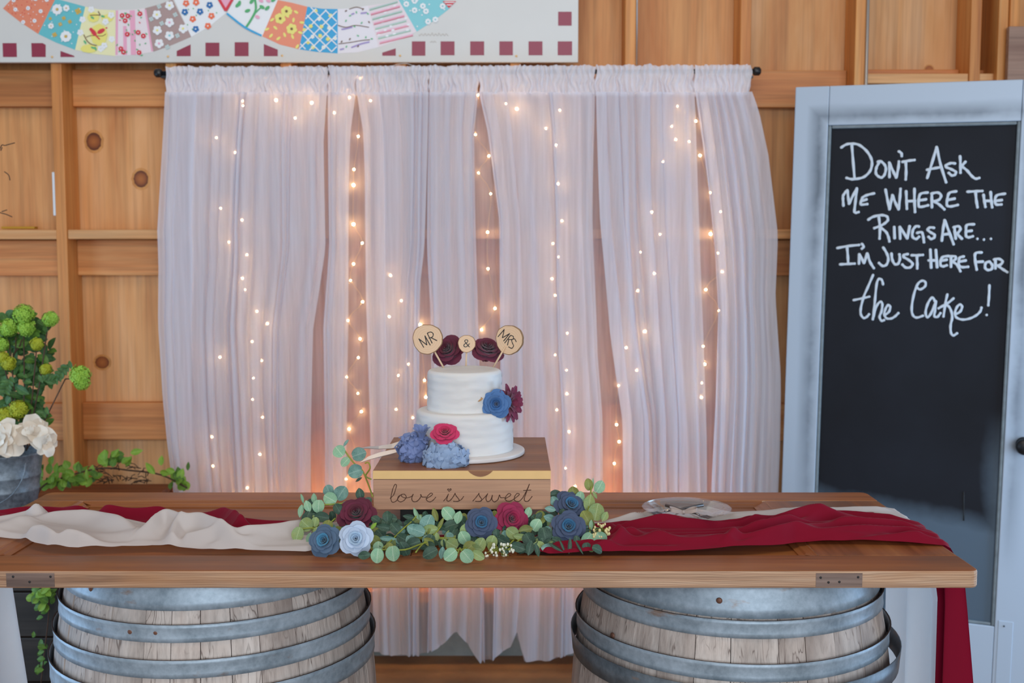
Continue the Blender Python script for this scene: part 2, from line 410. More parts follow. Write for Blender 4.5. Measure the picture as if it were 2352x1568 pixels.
# small things on the wall
def pipe(px, y1, r, label, mat):
    p = at(px, 90, STUD - .012)
    build('conduit_pipe', MB().tube([(p.x, STUD - r - .001, 1.0 if y1 is None else at(px, y1, STUD).z), (p.x, STUD - r - .001, TOPZ)], r, 10), mat, label=label, cat='pipe')
pipe(1993, None, .0055, 'grey metal conduit pipe running up stud behind chalkboard door', M['pipe'])
pipe(1463, 150, .003, 'thin pale cable on stud above right half of curtain', M['pipe'])
a, b = at(117, 395, 3.99), at(120, 495, 3.99)
build('plastic_strip', MB().box((xs[3] - .031, 3.99, b.z), (xs[3] - .0192, 4.012, a.z)), M['white_plastic'], smooth=False, bevel=.002, label='short white plastic strip on left side of left stud', cat='strip')
a = at(12, 524, 4.03)
build('yellow_ruler', MB().box((at(6, 524, 4.03).x, 4.02, zy(526, STUD) + .002), (at(82, 524, 4.03).x, 4.05, zy(526, STUD) + .010)), M['yellow'], smooth=False, bevel=.001, label='yellow ruler lying on wall ledge at far left', cat='ruler')

# ------------------------------------------------------------------ painted quilt board
SG = 3.955
sign = thing('painted_quilt_board', 'white painted board with patchwork ring pattern and maroon squares', 'sign', at(600, 143, SG))
t = NT('board_paint'); v = t.coord((1, 1, 1), False)
M['board'] = t.bsdf(t.mix(t.noise(v, 5, 4), lin('d2d1cd'), lin('c9c8c5')), .45)
build('board', MB().box((-2.05, SG, at(600, 143, SG).z), (at(1328, 100, SG).x, SG + .02, at(600, -210, SG).z)), M['board'], sign, smooth=False, bevel=.0015)
M['maroon'] = plain('maroon_paint', '8c2c44', .45)
def sp(x, y, d=.0): p = at(x, y, SG); return Vector((p.x, SG - d, p.z))
for poly in ([(6, 99), (38, 99), (39, 131), (7, 131)], [(72, 99), (98, 99), (105, 103), (105, 131), (73, 131)], [(139, 117), (170, 128), (171, 131), (139, 131)],
             [(406, 117), (438, 102), (438, 129), (406, 129)], [(472, 98), (504, 98), (504, 129), (472, 129)], [(539, 97), (571, 97), (571, 129), (539, 129)],
             [(606, 101), (638, 114), (638, 129), (606, 129)], [(878, 121), (909, 111), (909, 128), (878, 128)], [(946, 95), (977, 95), (977, 128), (946, 128)],
             [(1012, 95), (1044, 95), (1044, 127), (1012, 127)], [(1080, 95), (1112, 95), (1112, 127), (1080, 127)], [(1147, 95), (1178, 95), (1178, 127), (1147, 127)],
             [(1214, 95), (1246, 95), (1246, 127), (1214, 127)], [(1281, 95), (1314, 95), (1314, 127), (1281, 127)], [(1282, 27), (1313, 27), (1313, 59), (1282, 59)]):
    build('maroon_square', MB().prism([sp(x, y, .0006) for x, y in poly], (0, .002, 0)), M['maroon'], sign, smooth=False)
pcol = {k: plain('print_' + k, h, .5) for k, h in dict(coral='dd8466', teal='63b8c0', cream='e6e2b2', rose='e3d7da', mauve='a88f8b', white='e4e6e8', orange='e48a6c', blue='2fa0d2',
        lilac='e0dce2', pinkst='dfd3d8', aqua='7cc4cc', yellow='e6dc78', red='d03040', pink='e4a4bc', green='4ea86a', navy='1c68a8', brown='6a4428', gold='c8a850', leafg='58b07a', purple='9a88c0', grey='b8c8c6', redor='e8704a').items()}
PK = list(pcol); PM = [pcol[k] for k in PK]
S2 = lambda pts, ox=0: [(ox + x / 4.2, y / 4.2) for x, y in pts]
patches = [
 ('coral', S2([(30, 82), (105, 0), (190, -80), (560, -80), (530, 0), (370, 328), (200, 215), (90, 130)])),
 ('teal', S2([(370, 328), (530, 0), (540, -12), (690, 28), (823, 65), (725, 480), (540, 410)])),
 ('cream', S2([(725, 480), (823, 65), (960, 92), (1115, 100), (1112, 540), (900, 520)])),
 ('rose', S2([(1112, 540), (1118, 98), (1280, 95), (1395, 80), (1480, 500), (1300, 530)])),
 ('mauve', S2([(1480, 500), (1400, 80), (1540, 42), (1665, -5), (1845, 355), (1670, 430)])),
 ('white', S2([(1845, 355), (1680, -5), (1740, -60), (2080, -60), (2110, 0), (2180, 125), (2020, 255)])),
 ('white', S2([(90, 130), (150, 0), (170, -60), (600, -60), (580, 0), (430, 350), (260, 265)], 500)),
 ('orange', S2([(430, 350), (580, 0), (720, 28), (865, 65), (785, 475), (600, 430)], 500)),
 ('blue', S2([(785, 475), (865, 65), (1010, 85), (1158, 88), (1158, 515), (950, 500)], 500)),
 ('lilac', S2([(1158, 515), (1158, 88), (1310, 80), (1450, 55), (1550, 455), (1350, 505)], 500)),
 ('pinkst', S2([(1550, 455), (1450, 55), (1600, 35), (1745, 0), (1920, 305), (1740, 390)], 500)),
 ('aqua', S2([(1920, 305), (1745, 0), (1780, -60), (2280, -60), (2170, 15), (2240, 80), (2100, 190)], 500))]
LAY = [0]
def layer(d):
    LAY[0] = (LAY[0] + 1) % 60
    return d + LAY[0] * .00003
def flower2d(mb, x, y, r, n, col, cc='yellow', d=.0018, petal=.55):
    for k in range(n):
        dk = layer(d)
        a = 2 * PI * k / n + .3
        cx, cy = x + math.cos(a) * r * .55, y + math.sin(a) * r * .55
        pr = r * (.45 if n < 7 else .33)
        mb.poly([sp(cx + pr * math.cos(a + q * PI / 4), cy + pr * math.sin(a + q * PI / 4), dk) for q in range(8)], PK.index(col))
    if cc: mb.poly([sp(x + r * .25 * math.cos(q * PI / 3), y + r * .25 * math.sin(q * PI / 3), d + .0022) for q in range(6)], PK.index(cc))
def dab(mb, x, y, rx, ry, a, col, d=.0018):
    d = layer(d); ca, sa = math.cos(a), math.sin(a); mb.poly([sp(x + rx * math.cos(q * PI / 4) * ca - ry * math.sin(q * PI / 4) * sa, y + rx * math.cos(q * PI / 4) * sa + ry * math.sin(q * PI / 4) * ca, d) for q in range(8)], PK.index(col))
def stroke2d(mb, pts, wd, col, d=.0017):
    pts = smooth_line([(x, y, 0) for x, y in pts], 3); d0 = d
    for p, q in zip(pts, pts[1:]):
        d = layer(d * 0 + d0); t_ = (q - p); nn = Vector((-t_.y, t_.x, 0)).normalized() * wd / 2
        mb.poly([sp(v_.x, v_.y, d) for v_ in (p + nn, p - nn, q - nn, q + nn)], PK.index(col))
def inside(p, poly):
    c = False
    for (x1, y1), (x2, y2) in zip(poly, poly[1:] + poly[:1]):
        if (y1 > p[1]) != (y2 > p[1]) and p[0] < (x2 - x1) * (p[1] - y1) / (y2 - y1) + x1: c = not c
    return c
def scatter(poly, n, mind):
    o = []; xa = [p[0] for p in poly]; ya = [p[1] for p in poly]
    for _ in range(900):
        p = (R.uniform(min(xa), max(xa)), R.uniform(max(-12, min(ya)), max(ya)))
        if all(inside((p[0] + dx, p[1] + dy), poly) for dx, dy in ((4, 0), (-4, 0), (0, 4), (0, -4))) and all(math.dist(p, q) > mind for q in o): o.append(p)
        if len(o) >= n: break
    return o
deco = []
for i, (col, poly) in enumerate(patches):
    pa = build('quilt_patch', MB().prism([sp(x, y, .0008) for x, y in poly], (0, .002, 0)), pcol[col], sign, smooth=False)
    mb = MB()
    if i == 0:
        for x, y in [(36, 22), (65, 19), (94, 26), (54, 51), (80, 48), (32, 1), (82, -2), (108, 0)]: flower2d(mb, x, y, 5, 6, 'white', 'purple')
        for x, y in scatter(poly, 45, 6): dab(mb, x, y, 1.1, 1.1, 0, R.choice(['white', 'red']))
    if i == 1:
        for x, y, r in [(132, 22, 14), (153, 19, 8), (118, 60, 7), (152, 84, 15)]: flower2d(mb, x, y, r, 9 if r > 10 else 6, 'white', 'gold')
        for x, y, r in [(180, 26, 8), (116, 43, 4), (147, 42, 5), (161, 50, 5), (139, 56, 5), (126, 80, 6)]: flower2d(mb, x, y, r, 4, 'gold', 'gold')
        for x, y in scatter(poly, 14, 14): dab(mb, x, y, 1.4, 1.4, 0, 'white')
    if i == 2:
        for x, y, a, b in [(228, 80, 20, 26), (215, 40, 14, 12), (205, 112, 20, 10), (247, 42, 14, 9)]: dab(mb, x, y, a, b, 0, 'yellow', .0012)
        for x, y in [(243, 50), (240, 105), (256, 35), (190, 45), (257, 90), (185, 75), (210, 22), (232, 112)]: flower2d(mb, x, y, 8, 5, 'white', None, .0014)
        stroke2d(mb, [(203, 36), (218, 35), (231, 35)], 2, 'brown'); stroke2d(mb, [(231, 35), (226, 26)], 2, 'brown'); stroke2d(mb, [(193, 80), (200, 93), (210, 102), (223, 105)], 2, 'brown'); stroke2d(mb, [(198, 86), (210, 82), (235, 83), (244, 78)], 1.4, 'brown')
        for x, y, a in [(196, 97, 1), (214, 110, .4), (220, 112, 1.2), (237, 38, .3), (213, 41, .6)]: dab(mb, x, y, 5, 2.4, a, 'leafg')
        for x, y, k in [(216, 75, 1), (233, 72, -1)]:
            dab(mb, x, y, 10, 5, .9 if k > 0 else -.5, 'red', .0022); dab(mb, x - 6 * k, y - 7 if k > 0 else y - 2, 4, 4, 0, 'red', .0023); stroke2d(mb, [(x + 4, y + 6 * k), (x + 14, y + (16 if k > 0 else -8))], 3, 'red', .0022)
    if i == 3:
        stroke2d(mb, [(269, 24), (268, 126)], 5, 'pink', .0011); stroke2d(mb, [(287, 60), (288, 126)], 8, 'pink', .0011); stroke2d(mb, [(304, 24), (307, 126)], 12, 'pink', .0011); stroke2d(mb, [(334, 22), (350, 118)], 4, 'pink', .0011)
        for x, y in [(281, 36), (294, 37), (288, 48), (322, 32), (293, 79), (318, 75), (330, 83), (278, 112), (284, 120), (320, 121)]:
            flower2d(mb, x, y, 6, 6, 'red', 'white')
            for q in range(2): dab(mb, x + R.uniform(-9, 9), y + R.uniform(-9, 9), 3, 1.5, R.uniform(0, 3), 'green', .0013)
        for x, y in scatter(poly, 10, 12): dab(mb, x, y, 2.6, 1.3, R.uniform(0, 3), R.choice(['green', 'red']))
    if i == 4:
        for x, y in [(390, 13), (361, 34), (390, 52), (362, 70), (390, 82), (421, 66), (366, 100)]: flower2d(mb, x, y, 11, 5, 'white', R.choice(['yellow', 'aqua', 'pink']))
        for x, y in [(366, 15), (403, 34), (348, 44), (372, 54), (408, 82), (385, 108)]: flower2d(mb, x, y, 6, 4, 'grey', None)
    if i == 5:
        for x, y, c in [(428, 8, 'redor'), (451, 6, 'redor'), (482, 12, 'navy'), (425, 28, 'navy'), (460, 27, 'navy'), (443, 44, 'redor'), (486, 37, 'redor'), (450, 67, 'navy'), (478, 60, 'redor')]: flower2d(mb, x, y, 8, 5, c, 'white')
        for x, y in scatter(poly, 10, 10): dab(mb, x, y, 2, 1.2, 1, 'green')
    if i == 6:
        stroke2d(mb, S2([(275, 265), (330, 180), (370, 90), (360, -10)], 500), 5, 'green'); stroke2d(mb, S2([(345, 150), (400, 90), (440, 60)], 500), 3, 'green')
        for x, y in S2([(290, 105), (430, 70), (480, 80), (330, 15), (540, 0), (195, 50), (210, 35)], 500): dab(mb, x, y, 7, 4, R.uniform(0, 3), 'green')
        for x, y in S2([(385, 165), (490, 8), (420, 8)], 500): dab(mb, x, y, 6, 4, .5, 'pink')
        stroke2d(mb, S2([(90, 130), (260, 262), (425, 345)], 500), 4.5, 'blue')
    if i == 7:
        for x, y in S2([(665, 110), (605, 180), (715, 280)], 500): flower2d(mb, x, y, 13, 6, 'yellow', 'brown')
        for x, y in scatter(poly, 16, 14): dab(mb, x, y, 6, 3, R.uniform(0, 3), 'yellow', .0013)
    if i == 8:
        for sg in (1, -1):
            for k in range(-5, 11):
                run = [(690 + q, (20 + k * 27 + q * 1.0) if sg > 0 else (20 + k * 27 + 90 - q * 1.0)) for q in range(-12, 100, 3)]
                seg = [p for p in run if inside(p, poly)]
                if len(seg) > 1: stroke2d(mb, [seg[0], seg[-1]], 2.6, 'white')
        for x, y in scatter(poly, 14, 16): flower2d(mb, x, y, 5, 5, R.choice(['yellow', 'white']), 'yellow')
    if i == 9:
        for pts in ([(1160, 245), (1240, 265), (1330, 245), (1460, 265)], [(1165, 425), (1280, 410), (1400, 390), (1470, 385)], [(1270, 90), (1340, 70), (1410, 90)]): stroke2d(mb, S2(pts, 500), 1.8, 'brown')
        for pts in ([(1195, 285), (1250, 275), (1300, 262)], [(1290, 460), (1380, 425), (1465, 405)], [(1380, 130), (1440, 122)], [(1180, 480), (1220, 470)], [(1290, 140), (1320, 130)]): stroke2d(mb, S2(pts, 500), 3.2, 'purple')
        for x, y in scatter(poly, 16, 14): dab(mb, x, y, 3, 1.6, R.uniform(0, 3), R.choice(['leafg', 'leafg', 'brown']))
    if i == 10:
        for k in range(8):
            y0 = 120 + k * 46 - 40; sl = -.26
            p = [(1450 + k * 14 + 14, y0 + 10), (1750 + k * 21 - 12, y0 + 10 + sl * 300)]
            stroke2d(mb, S2(p, 500), 3.0, 'pink' if k % 2 else 'grey', .0012)
            stroke2d(mb, S2([(x, y + 12) for x, y in p], 500), 1.2, 'red' if k % 2 else 'leafg', .0014)
        for x, y in scatter(poly, 18, 9): dab(mb, x, y, 4, 2.5, -.2, 'white', .0013)
    if i == 11:
        for x, y in S2([(1900, 100), (1980, 60), (2010, 110), (2100, 190), (2030, 210), (1820, 40), (2170, 60), (1900, 10)], 500): flower2d(mb, x, y, 8, 7, 'white', 'aqua')
        for x, y in scatter(poly, 14, 8): dab(mb, x, y, 1.8, 1.8, 0, 'white')
    if mb.f: build('printed_flowers', mb, PM, pa, smooth=False, kind='stuff')
mb = MB(); stroke2d(mb, [(503, -2), (519, 25)], 6, 'red', .0026); stroke2d(mb, [(519, 25), (535, -2)], 6, 'red', .0026); mb.poly([sp(x, y, .0024) for x, y in ((505, -4), (533, -4), (519, 20))], PK.index('pink'))
build('red_triangle', mb, PM, sign, smooth=False)
mb = MB(); mb.poly([sp(x, y, .0026) for x, y in ((1017, 3), (1048, 3), (1031, 19))], PK.index('red')); stroke2d(mb, [(1021, 6), (1044, 6)], 2, 'white', .003); stroke2d(mb, [(1026, 12), (1038, 12)], 2, 'white', .003)
build('red_triangle', mb, PM, sign, smooth=False)
mb = MB()
M['scrib'] = plain('faint_pencil_signature', 'beb4ac', .8)
mb.tube([sp(962 + k * 2.2, 80 + 4 * math.sin(k * 1.7) * (1.3 if k % 7 == 0 else .7), .001) for k in range(32)], .0006, 4)
mb.tube([sp(988 + k * 2, 96 + 2 * math.sin(k * 2.1), .001) for k in range(8)], .0006, 4)
build('signature', mb, M['scrib'], sign)
for px, py in ((120, 131), (386, 130), (648, 128), (919, 128), (1186, 129)):
    p = sp(px, py, .002); build('screw', MB().sphere(p, .004, 8, 5, (1, .4, 1)), M['gold'], sign)

# ------------------------------------------------------------------ curtain rod, curtains
rodY = 3.905
ra, rb = at(372, 168, rodY), at(1730, 163.5, rodY)
rod = thing('curtain_rod', 'black metal curtain rod holding the sheer curtain', 'curtain rod', (ra + rb) / 2)
build('rod', MB().tube([ra, rb], .008, 12), M['black'], rod)
for p, s in ((ra, -1), (rb, 1)):
    build('finial', MB().lathe([(0, 0), (.011, 0), (.015, .004), (.015, .02), (.009, .026), (0, .026)], 16), M['black'], rod, local=True)
    o = C.objects[-1] if False else bpy.context.scene.collection.objects[-1]
    o.location = p - WL[rod.name]; o.rotation_euler = (0, s * PI / 2, 0)
for xi in (4, 6, 9):
    build('bracket', MB().box((xs[xi] - .012, rodY - .004, lerp(ra.z, rb.z, .5) - .02), (xs[xi] + .012, STUD, lerp(ra.z, rb.z, .5) - .012)), M['black'], rod, smooth=False)
mb = MB()
hk = [(880, 160), (905, 150), (935, 146), (960, 158), (975, 160)]
mb.tube(smooth_line([at(x, y, 3.94) for x, y in hk], 4), .0015, 6)
build('wire_hook', mb, M['pipe'], label='bent grey wire under the board above the curtain', cat='wire')

hem_px = [(380, 1498), (840, 1492), (891, 1503), (960, 1500), (1000, 1488), (1045, 1447), (1072, 1478), (1098, 1517), (1130, 1513), (1172, 1482), (1188, 1446), (1204, 1514), (1252, 1516), (1310, 1500), (1800, 1498)]
def curtain(label, Lp, Rp, n, depth, c, Y, seed, mat, header=True, top=212, nrow=46, per=9, name='sheer_curtain_panel', hem=None, opac=None):
    rg = random.Random(seed)
    wts = [.25 + rg.random() ** 2 * 2.6 for _ in range(n)]; cum = np.concatenate([[0], np.cumsum(wts)]); cum /= cum[-1]
    cs = [c * rg.uniform(.25, 1.9) for _ in range(n)]; ds = [depth * rg.uniform(.2, 1.3) for _ in range(n)]
    NU = n * per
    ztop = at(1176, top, Y).z
    def fn(u, t_):
        q = u * n; k = min(int(q), n - 1); f = q - k
        wob = noise.noise((k * .7 + seed, t_ * 2.2, 0)) * .5 + noise.noise((u * 9 + seed, t_ * 5, 3)) * .12
        # s along, with an s-fold inside every pleat
        cc = cs[k] * (0.75 + .5 * noise.noise((k * 1.3, t_ * 3, seed)))
        w_ = cum[k + 1] - cum[k]
        s = cum[k] + w_ * (f + cc * math.sin(2 * PI * f) / (2 * PI)) + w_ * wob * .6 * math.sin(PI * f)
        yd = -ds[k] * (.5 + .5 * math.cos(2 * PI * f)) * (.6 + .5 * t_) + .006 * noise.noise((u * 14, t_ * 3, seed))
        py = lerp(top, 1500, t_)
        xl = at(interp(Lp, py), py, Y).x; xr = at(interp(Rp, py), py, Y).x
        s += .010 * noise.noise((u * 4 + seed, t_ * 2.5, 8)) / max(.2, xr - xl)
        x = lerp(xl, xr, s)
        ppx = 1176 + F * x / (Y * CP)
        zb = at(1176, interp(hem or hem_px, ppx), Y).z
        return Vector((x, Y + yd, lerp(ztop, zb, t_)))
    mb = MB(); mb.grid(fn, NU, nrow)
    xl, xr = at(interp(Lp, top), top, Y).x, at(interp(Rp, top), top, Y).x
    root = thing(name, label, 'curtain', ((xl + xr) / 2, Y, .06))
    build('drape', mb, mat, root)
    if header:
        nh = max(6, int((xr - xl) / .019)); rz = lerp(ra.z, rb.z, ((xl + xr) / 2 - ra.x) / (rb.x - ra.x))
        ph = [rg.uniform(0, 6) for _ in range(4)]
        def hf(u, t_):
            x = lerp(xl, xr, u); a = u * nh * 2 * PI
            zt = rz + .019 + .006 * noise.noise((u * nh * .6, 0, seed)) + .003 * noise.noise((u * nh * 2.2, 5, seed))
            zb_ = ztop - .008 + .004 * noise.noise((u * nh * .5, 4, seed))
            amp = .0055 * (1.2 + 1.1 * noise.noise((u * nh * .4, t_ * 2, seed)))
            mid = 1 - math.exp(-((t_ - .28) / .16) ** 2) * .45
            dx = .010 * noise.noise((u * nh * .55, t_ * 2.2, seed + 1)) + .004 * noise.noise((u * nh * 1.3, t_ * 5, seed + 2))
            return Vector((x + dx, rodY - .012 - amp * mid * (1 + math.sin(a + 4.5 * noise.noise((u * nh * .33, t_ * 2.5, 5)))), lerp(zt, zb_, t_)))
        hb = MB(); hb.grid(hf, nh * 8, 10)
        build('gathered_header', hb, M['header'], root)
        hb = MB(); hb.grid(lambda u, t_: hf(u, t_) * 1.0 + Vector((0, .034 - 2 * (hf(u, t_).y - rodY + .012) * -.0, 0)), nh * 4, 4)
        build('rod_pocket_back', hb, M['header'], root)
    return root
CF = 3.885
curtain('wide sheer backing curtain behind the fairy lights', [(212, 384), (600, 372), (900, 384), (1500, 420)], [(212, 1720), (600, 1760), (900, 1775), (1500, 1770)], 26, .012, .7, 3.957, 3, M['liner'], header=False, name='sheer_backing_curtain')
Lb = [(150, 382), (215, 381), (300, 377), (520, 365), (600, 368), (730, 366), (900, 376), (1000, 386), (1120, 402), (1500, 420)]
Rb = [(150, 1722), (215, 1725), (250, 1740), (350, 1762), (530, 1783), (668, 1777), (840, 1790), (900, 1790), (1020, 1787), (1128, 1782), (1500, 1775)]
curtain('leftmost white sheer curtain panel, broad and gathered', Lb, [(212, 753), (320, 746), (560, 750), (740, 722), (1000, 716), (1500, 715)], 15, .024, 1.1, CF, 11, M['sheer'])
curtain('thin strip of white sheer curtain left of the brightest light gap', [(212, 754), (320, 755), (560, 758), (740, 744), (1000, 748), (1500, 750)], [(212, 818), (300, 806), (400, 803), (740, 800), (1000, 796), (1500, 800)], 3, .018, 1.1, CF, 17, M['sheer'])
curtain('narrow white sheer curtain panel left of the cake', [(212, 819), (300, 834), (400, 838), (700, 842), (1000, 850), (1500, 858)], [(212, 985), (560, 975), (640, 966), (800, 964), (1000, 962), (1500, 966)], 6, .024, 1.1, CF, 12, M['sheer'])
curtain('white sheer curtain panel directly behind the cake', [(212, 986), (560, 984), (700, 990), (1000, 990), (1500, 985)], [(212, 1099), (300, 1090), (500, 1094), (850, 1102), (1100, 1110), (1500, 1112)], 5, .024, 1.1, CF, 13, M['sheer'])
curtain('white sheer curtain panel right of the cake', [(212, 1100), (300, 1120), (500, 1146), (850, 1150), (1100, 1140), (1500, 1130)], [(212, 1367), (500, 1364), (800, 1372), (950, 1384), (1500, 1388)], 9, .024, 1.1, CF, 14, M['sheer'])
curtain('white sheer curtain panel between the two right light gaps', [(212, 1368), (500, 1378), (750, 1400), (950, 1428), (1500, 1430)], [(212, 1594), (400, 1600), (700, 1612), (1000, 1622), (1500, 1625)], 8, .025, 1.05, CF, 15, M['sheer'])
curtain('rightmost white sheer curtain panel flaring toward the chalkboard', [(212, 1595), (400, 1622), (560, 1640), (700, 1648), (900, 1640), (1100, 1630), (1500, 1640)], Rb, 6, .024, .95, CF, 16, M['sheer'])

# ------------------------------------------------------------------ fairy lights
strands = [
 ('first fairy light strand from the left, sparse and dim', [(497, 316), (507, 478), (526, 556), (505, 820), (487, 1003), (489, 1070)]),
 ('second fairy light strand from the left', [(557, 232), (558, 243), (540, 350), (556, 505), (567, 585), (557, 639), (563, 665), (590, 715), (614, 743), (579, 784), (601, 828), (582, 868), (580, 917), (603, 958), (597, 1043), (568, 1120)]),
 ('short fairy light strand along the curtain top at left', [(634, 230), (678, 271), (716, 236), (768, 259), (803, 224), (851, 231)]),
 ('bright fairy light strand in the gap left of the cake', [(827, 180), (823, 313), (813, 389), (812, 425), (812, 515), (832, 558), (812, 606), (805, 644), (833, 693), (799, 736), (827, 778), (823, 821), (796, 866), (822, 903), (830, 945), (802, 985), (815, 1040), (795, 1100)]),
 ('fairy light strand close to the left side of the cake', [(897, 632), (922, 690), (894, 727), (938, 836), (915, 862), (910, 940), (948, 959), (975, 873), (978, 912), (965, 746)]),
 ('fairy light strand hanging straight above the cake', [(1097, 218), (1092, 309), (1123, 358), (1099, 397), (1127, 445), (1120, 533), (1121, 617), (1137, 708), (1106, 757)]),
 ('fairy light strand right of the cake', [(1162, 238), (1187, 250), (1286, 253), (1254, 295), (1277, 333), (1282, 422), (1291, 507), (1270, 559), (1282, 590), (1268, 640), (1275, 678), (1303, 765), (1275, 815), (1301, 850), (1302, 904), (1279, 941), (1307, 991), (1299, 1075), (1321, 1117)]),
 ('slanting fairy light strand, second from the right', [(1556, 244), (1543, 290), (1552, 320), (1523, 371), (1497, 487), (1516, 538), (1471, 579), (1503, 628), (1465, 667), (1481, 761), (1438, 798), (1463, 850), (1421, 885), (1416, 975), (1422, 1014), (1411, 1064)]),
 ('rightmost fairy light strand', [(1598, 278), (1583, 325), (1608, 357), (1631, 442), (1655, 486), (1632, 537), (1649, 581), (1659, 624), (1621, 665), (1651, 713), (1615, 795), (1619, 836), (1612, 879), (1611, 912)])]
big = {(634, 230), (716, 236), (1187, 250), (965, 746), (812, 515), (812, 425), (813, 606), (1632, 537), (1481, 761)}
bm = MB().sphere((0, 0, 0), 1, 8, 6).mesh('bulb', M['bulb'])
LY = 3.932
for lab, pts in strands:
    P = [at(x, y, LY + .004 * math.sin(x * .7)) for x, y in pts]
    root = thing('fairy_light_strand', lab, 'string lights', P[-1], 'fairy light strands behind the curtain')
    end = P[-1].copy(); end.z = max(.42, end.z - .4)
    build('wire', MB().tube(smooth_line([p + Vector((0, .003, .004)) for p in [Vector((P[0].x, LY, ra.z - .01))] + P + ([end] if P[-1].z < 1.2 else [])], 3), .0009, 4), M['wire'], root)
    for (x, y), p in zip(pts, P):
        s = .0048 if (x, y) in big else R.uniform(.0026, .0038)
        inst('bulb', bm, root, Matrix.Translation(p - WL[root.name]) @ Matrix.Scale(s, 4))
# unseen coil of the same lights, added behind the curtain for the warm low glow
root = thing('added_glow_coil', 'unseen coil of fairy lights added for the low glow behind the curtain', 'string lights', (-.1, 3.97, .0))
cp = [Vector((lerp(-.98, .62, k / 90), 3.972 + .003 * math.sin(k * 2.1), .47 + .11 * abs(math.sin(k * .9)) + .03 * math.sin(k * .37))) for k in range(91)]
build('wire', MB().tube(cp, .0009, 4), M['wire'], root)
for p in cp[::1]: inst('bulb', bm, root, Matrix.Translation(p + Vector((0, -.002, 0)) - WL[root.name]) @ Matrix.Scale(.0048, 4))

# ------------------------------------------------------------------ chalkboard door leaning at the right
u = Vector((.93946874, -.34234837, -.01400273)); v3 = Vector((.01211781, -.00764421, .99989736)); nn = u.cross(v3)
if nn.y > 0: nn = -nn
P0 = Vector((.95593867, 3.8, 2.07514642))
DW, DH, ST, TR, GW, GH = .811, 2.058, .1104, .1299, .5903, 1.6456
dm = Matrix.Identity(4)
base = P0 - v3 * DH
for i in range(3): dm[i][0], dm[i][1], dm[i][2], dm[i][3] = u[i], -nn[i], v3[i], base[i]
door = thing('chalkboard_door', 'old white panel door with black chalkboard lettering, leaning upright', 'door', base, mat=dm)
def dpx(x, y, off=0.0):  # picture point on the door plane, in door coordinates
    d = ray(x, y); o = Vector((0, 0, CAMZ)); t_ = (P0 - o).dot(nn) / d.dot(nn); p = o + d * t_ - base
    return Vector((p.dot(u), off, p.dot(v3)))
t = NT('oversprayed_frame_paint'); tc = t.n('TexCoord').outputs['Object']; x = t.n('SeparateXYZ', {0: tc})
dx = t.math('SUBTRACT', t.math('ABSOLUTE', t.math('SUBTRACT', x.outputs[0], ST + GW / 2)), GW / 2)
dz = t.math('SUBTRACT', t.math('ABSOLUTE', t.math('SUBTRACT', x.outputs[2], DH - TR - GH / 2)), GH / 2)
dd = t.math('MAXIMUM', dx, dz); nz = t.noise(tc, 5, 4, .6)
band = t.ramp(t.math('ADD', dd, t.math('MULTIPLY', t.math('SUBTRACT', nz, .5), .03)), (.004, G4(.1)), (.030, G4(.9)), (.072, G4(0)))
up = t.ramp(x.outputs[2], (.45, G4(0)), (.95, G4(.95)))
col = t.mix(t.math('MULTIPLY', band, t.math('MULTIPLY', up, t.ramp(nz, (.3, G4(.35)), (.62, G4(1))))), lin('a8b5c4'), lin('46525f'))
M['frame'] = t.bsdf(col, .38, t.noise(tc, 60), .05)
th = .035
def dpart(name, a, b, mat, bev=.003): return build(name, MB().box((a[0], a[1], a[2]), (b[0], b[1], b[2])), mat, door, local=True, smooth=False, bevel=bev)
ztop_, gz1 = DH, DH - TR; gz0 = gz1 - GH
dpart('stile', (0, 0, 0), (ST, th, DH), M['frame']); rst = dpart('stile', (ST + GW, 0, 0), (DW, th, DH), M['frame'])
dpart('top_rail', (ST + .0005, .0005, gz1), (ST + GW - .0005, th, DH), M['frame']); dpart('bottom_rail', (ST + .0005, .0005, 0), (ST + GW - .0005, th, gz0), M['frame'])
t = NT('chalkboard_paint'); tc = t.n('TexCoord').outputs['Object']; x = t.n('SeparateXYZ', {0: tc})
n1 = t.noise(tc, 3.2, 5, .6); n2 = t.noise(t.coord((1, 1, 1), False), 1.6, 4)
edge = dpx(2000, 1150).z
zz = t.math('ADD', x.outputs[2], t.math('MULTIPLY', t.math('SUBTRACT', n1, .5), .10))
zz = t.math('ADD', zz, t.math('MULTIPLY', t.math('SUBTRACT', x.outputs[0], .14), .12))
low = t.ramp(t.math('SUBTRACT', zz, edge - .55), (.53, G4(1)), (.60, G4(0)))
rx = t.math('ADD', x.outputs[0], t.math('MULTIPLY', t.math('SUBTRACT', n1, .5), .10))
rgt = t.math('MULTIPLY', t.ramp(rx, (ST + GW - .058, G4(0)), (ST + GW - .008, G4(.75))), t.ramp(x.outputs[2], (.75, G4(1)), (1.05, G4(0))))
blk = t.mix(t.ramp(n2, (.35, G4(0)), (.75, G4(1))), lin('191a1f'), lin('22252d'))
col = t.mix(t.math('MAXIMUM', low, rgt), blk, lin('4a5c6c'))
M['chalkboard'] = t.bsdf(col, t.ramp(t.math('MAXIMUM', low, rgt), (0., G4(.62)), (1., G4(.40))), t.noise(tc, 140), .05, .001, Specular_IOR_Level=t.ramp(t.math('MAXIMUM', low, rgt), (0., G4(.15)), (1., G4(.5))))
panel = dpart('chalk_panel', (ST, .012, gz0), (ST + GW, .022, gz1), M['chalkboard'], 0)
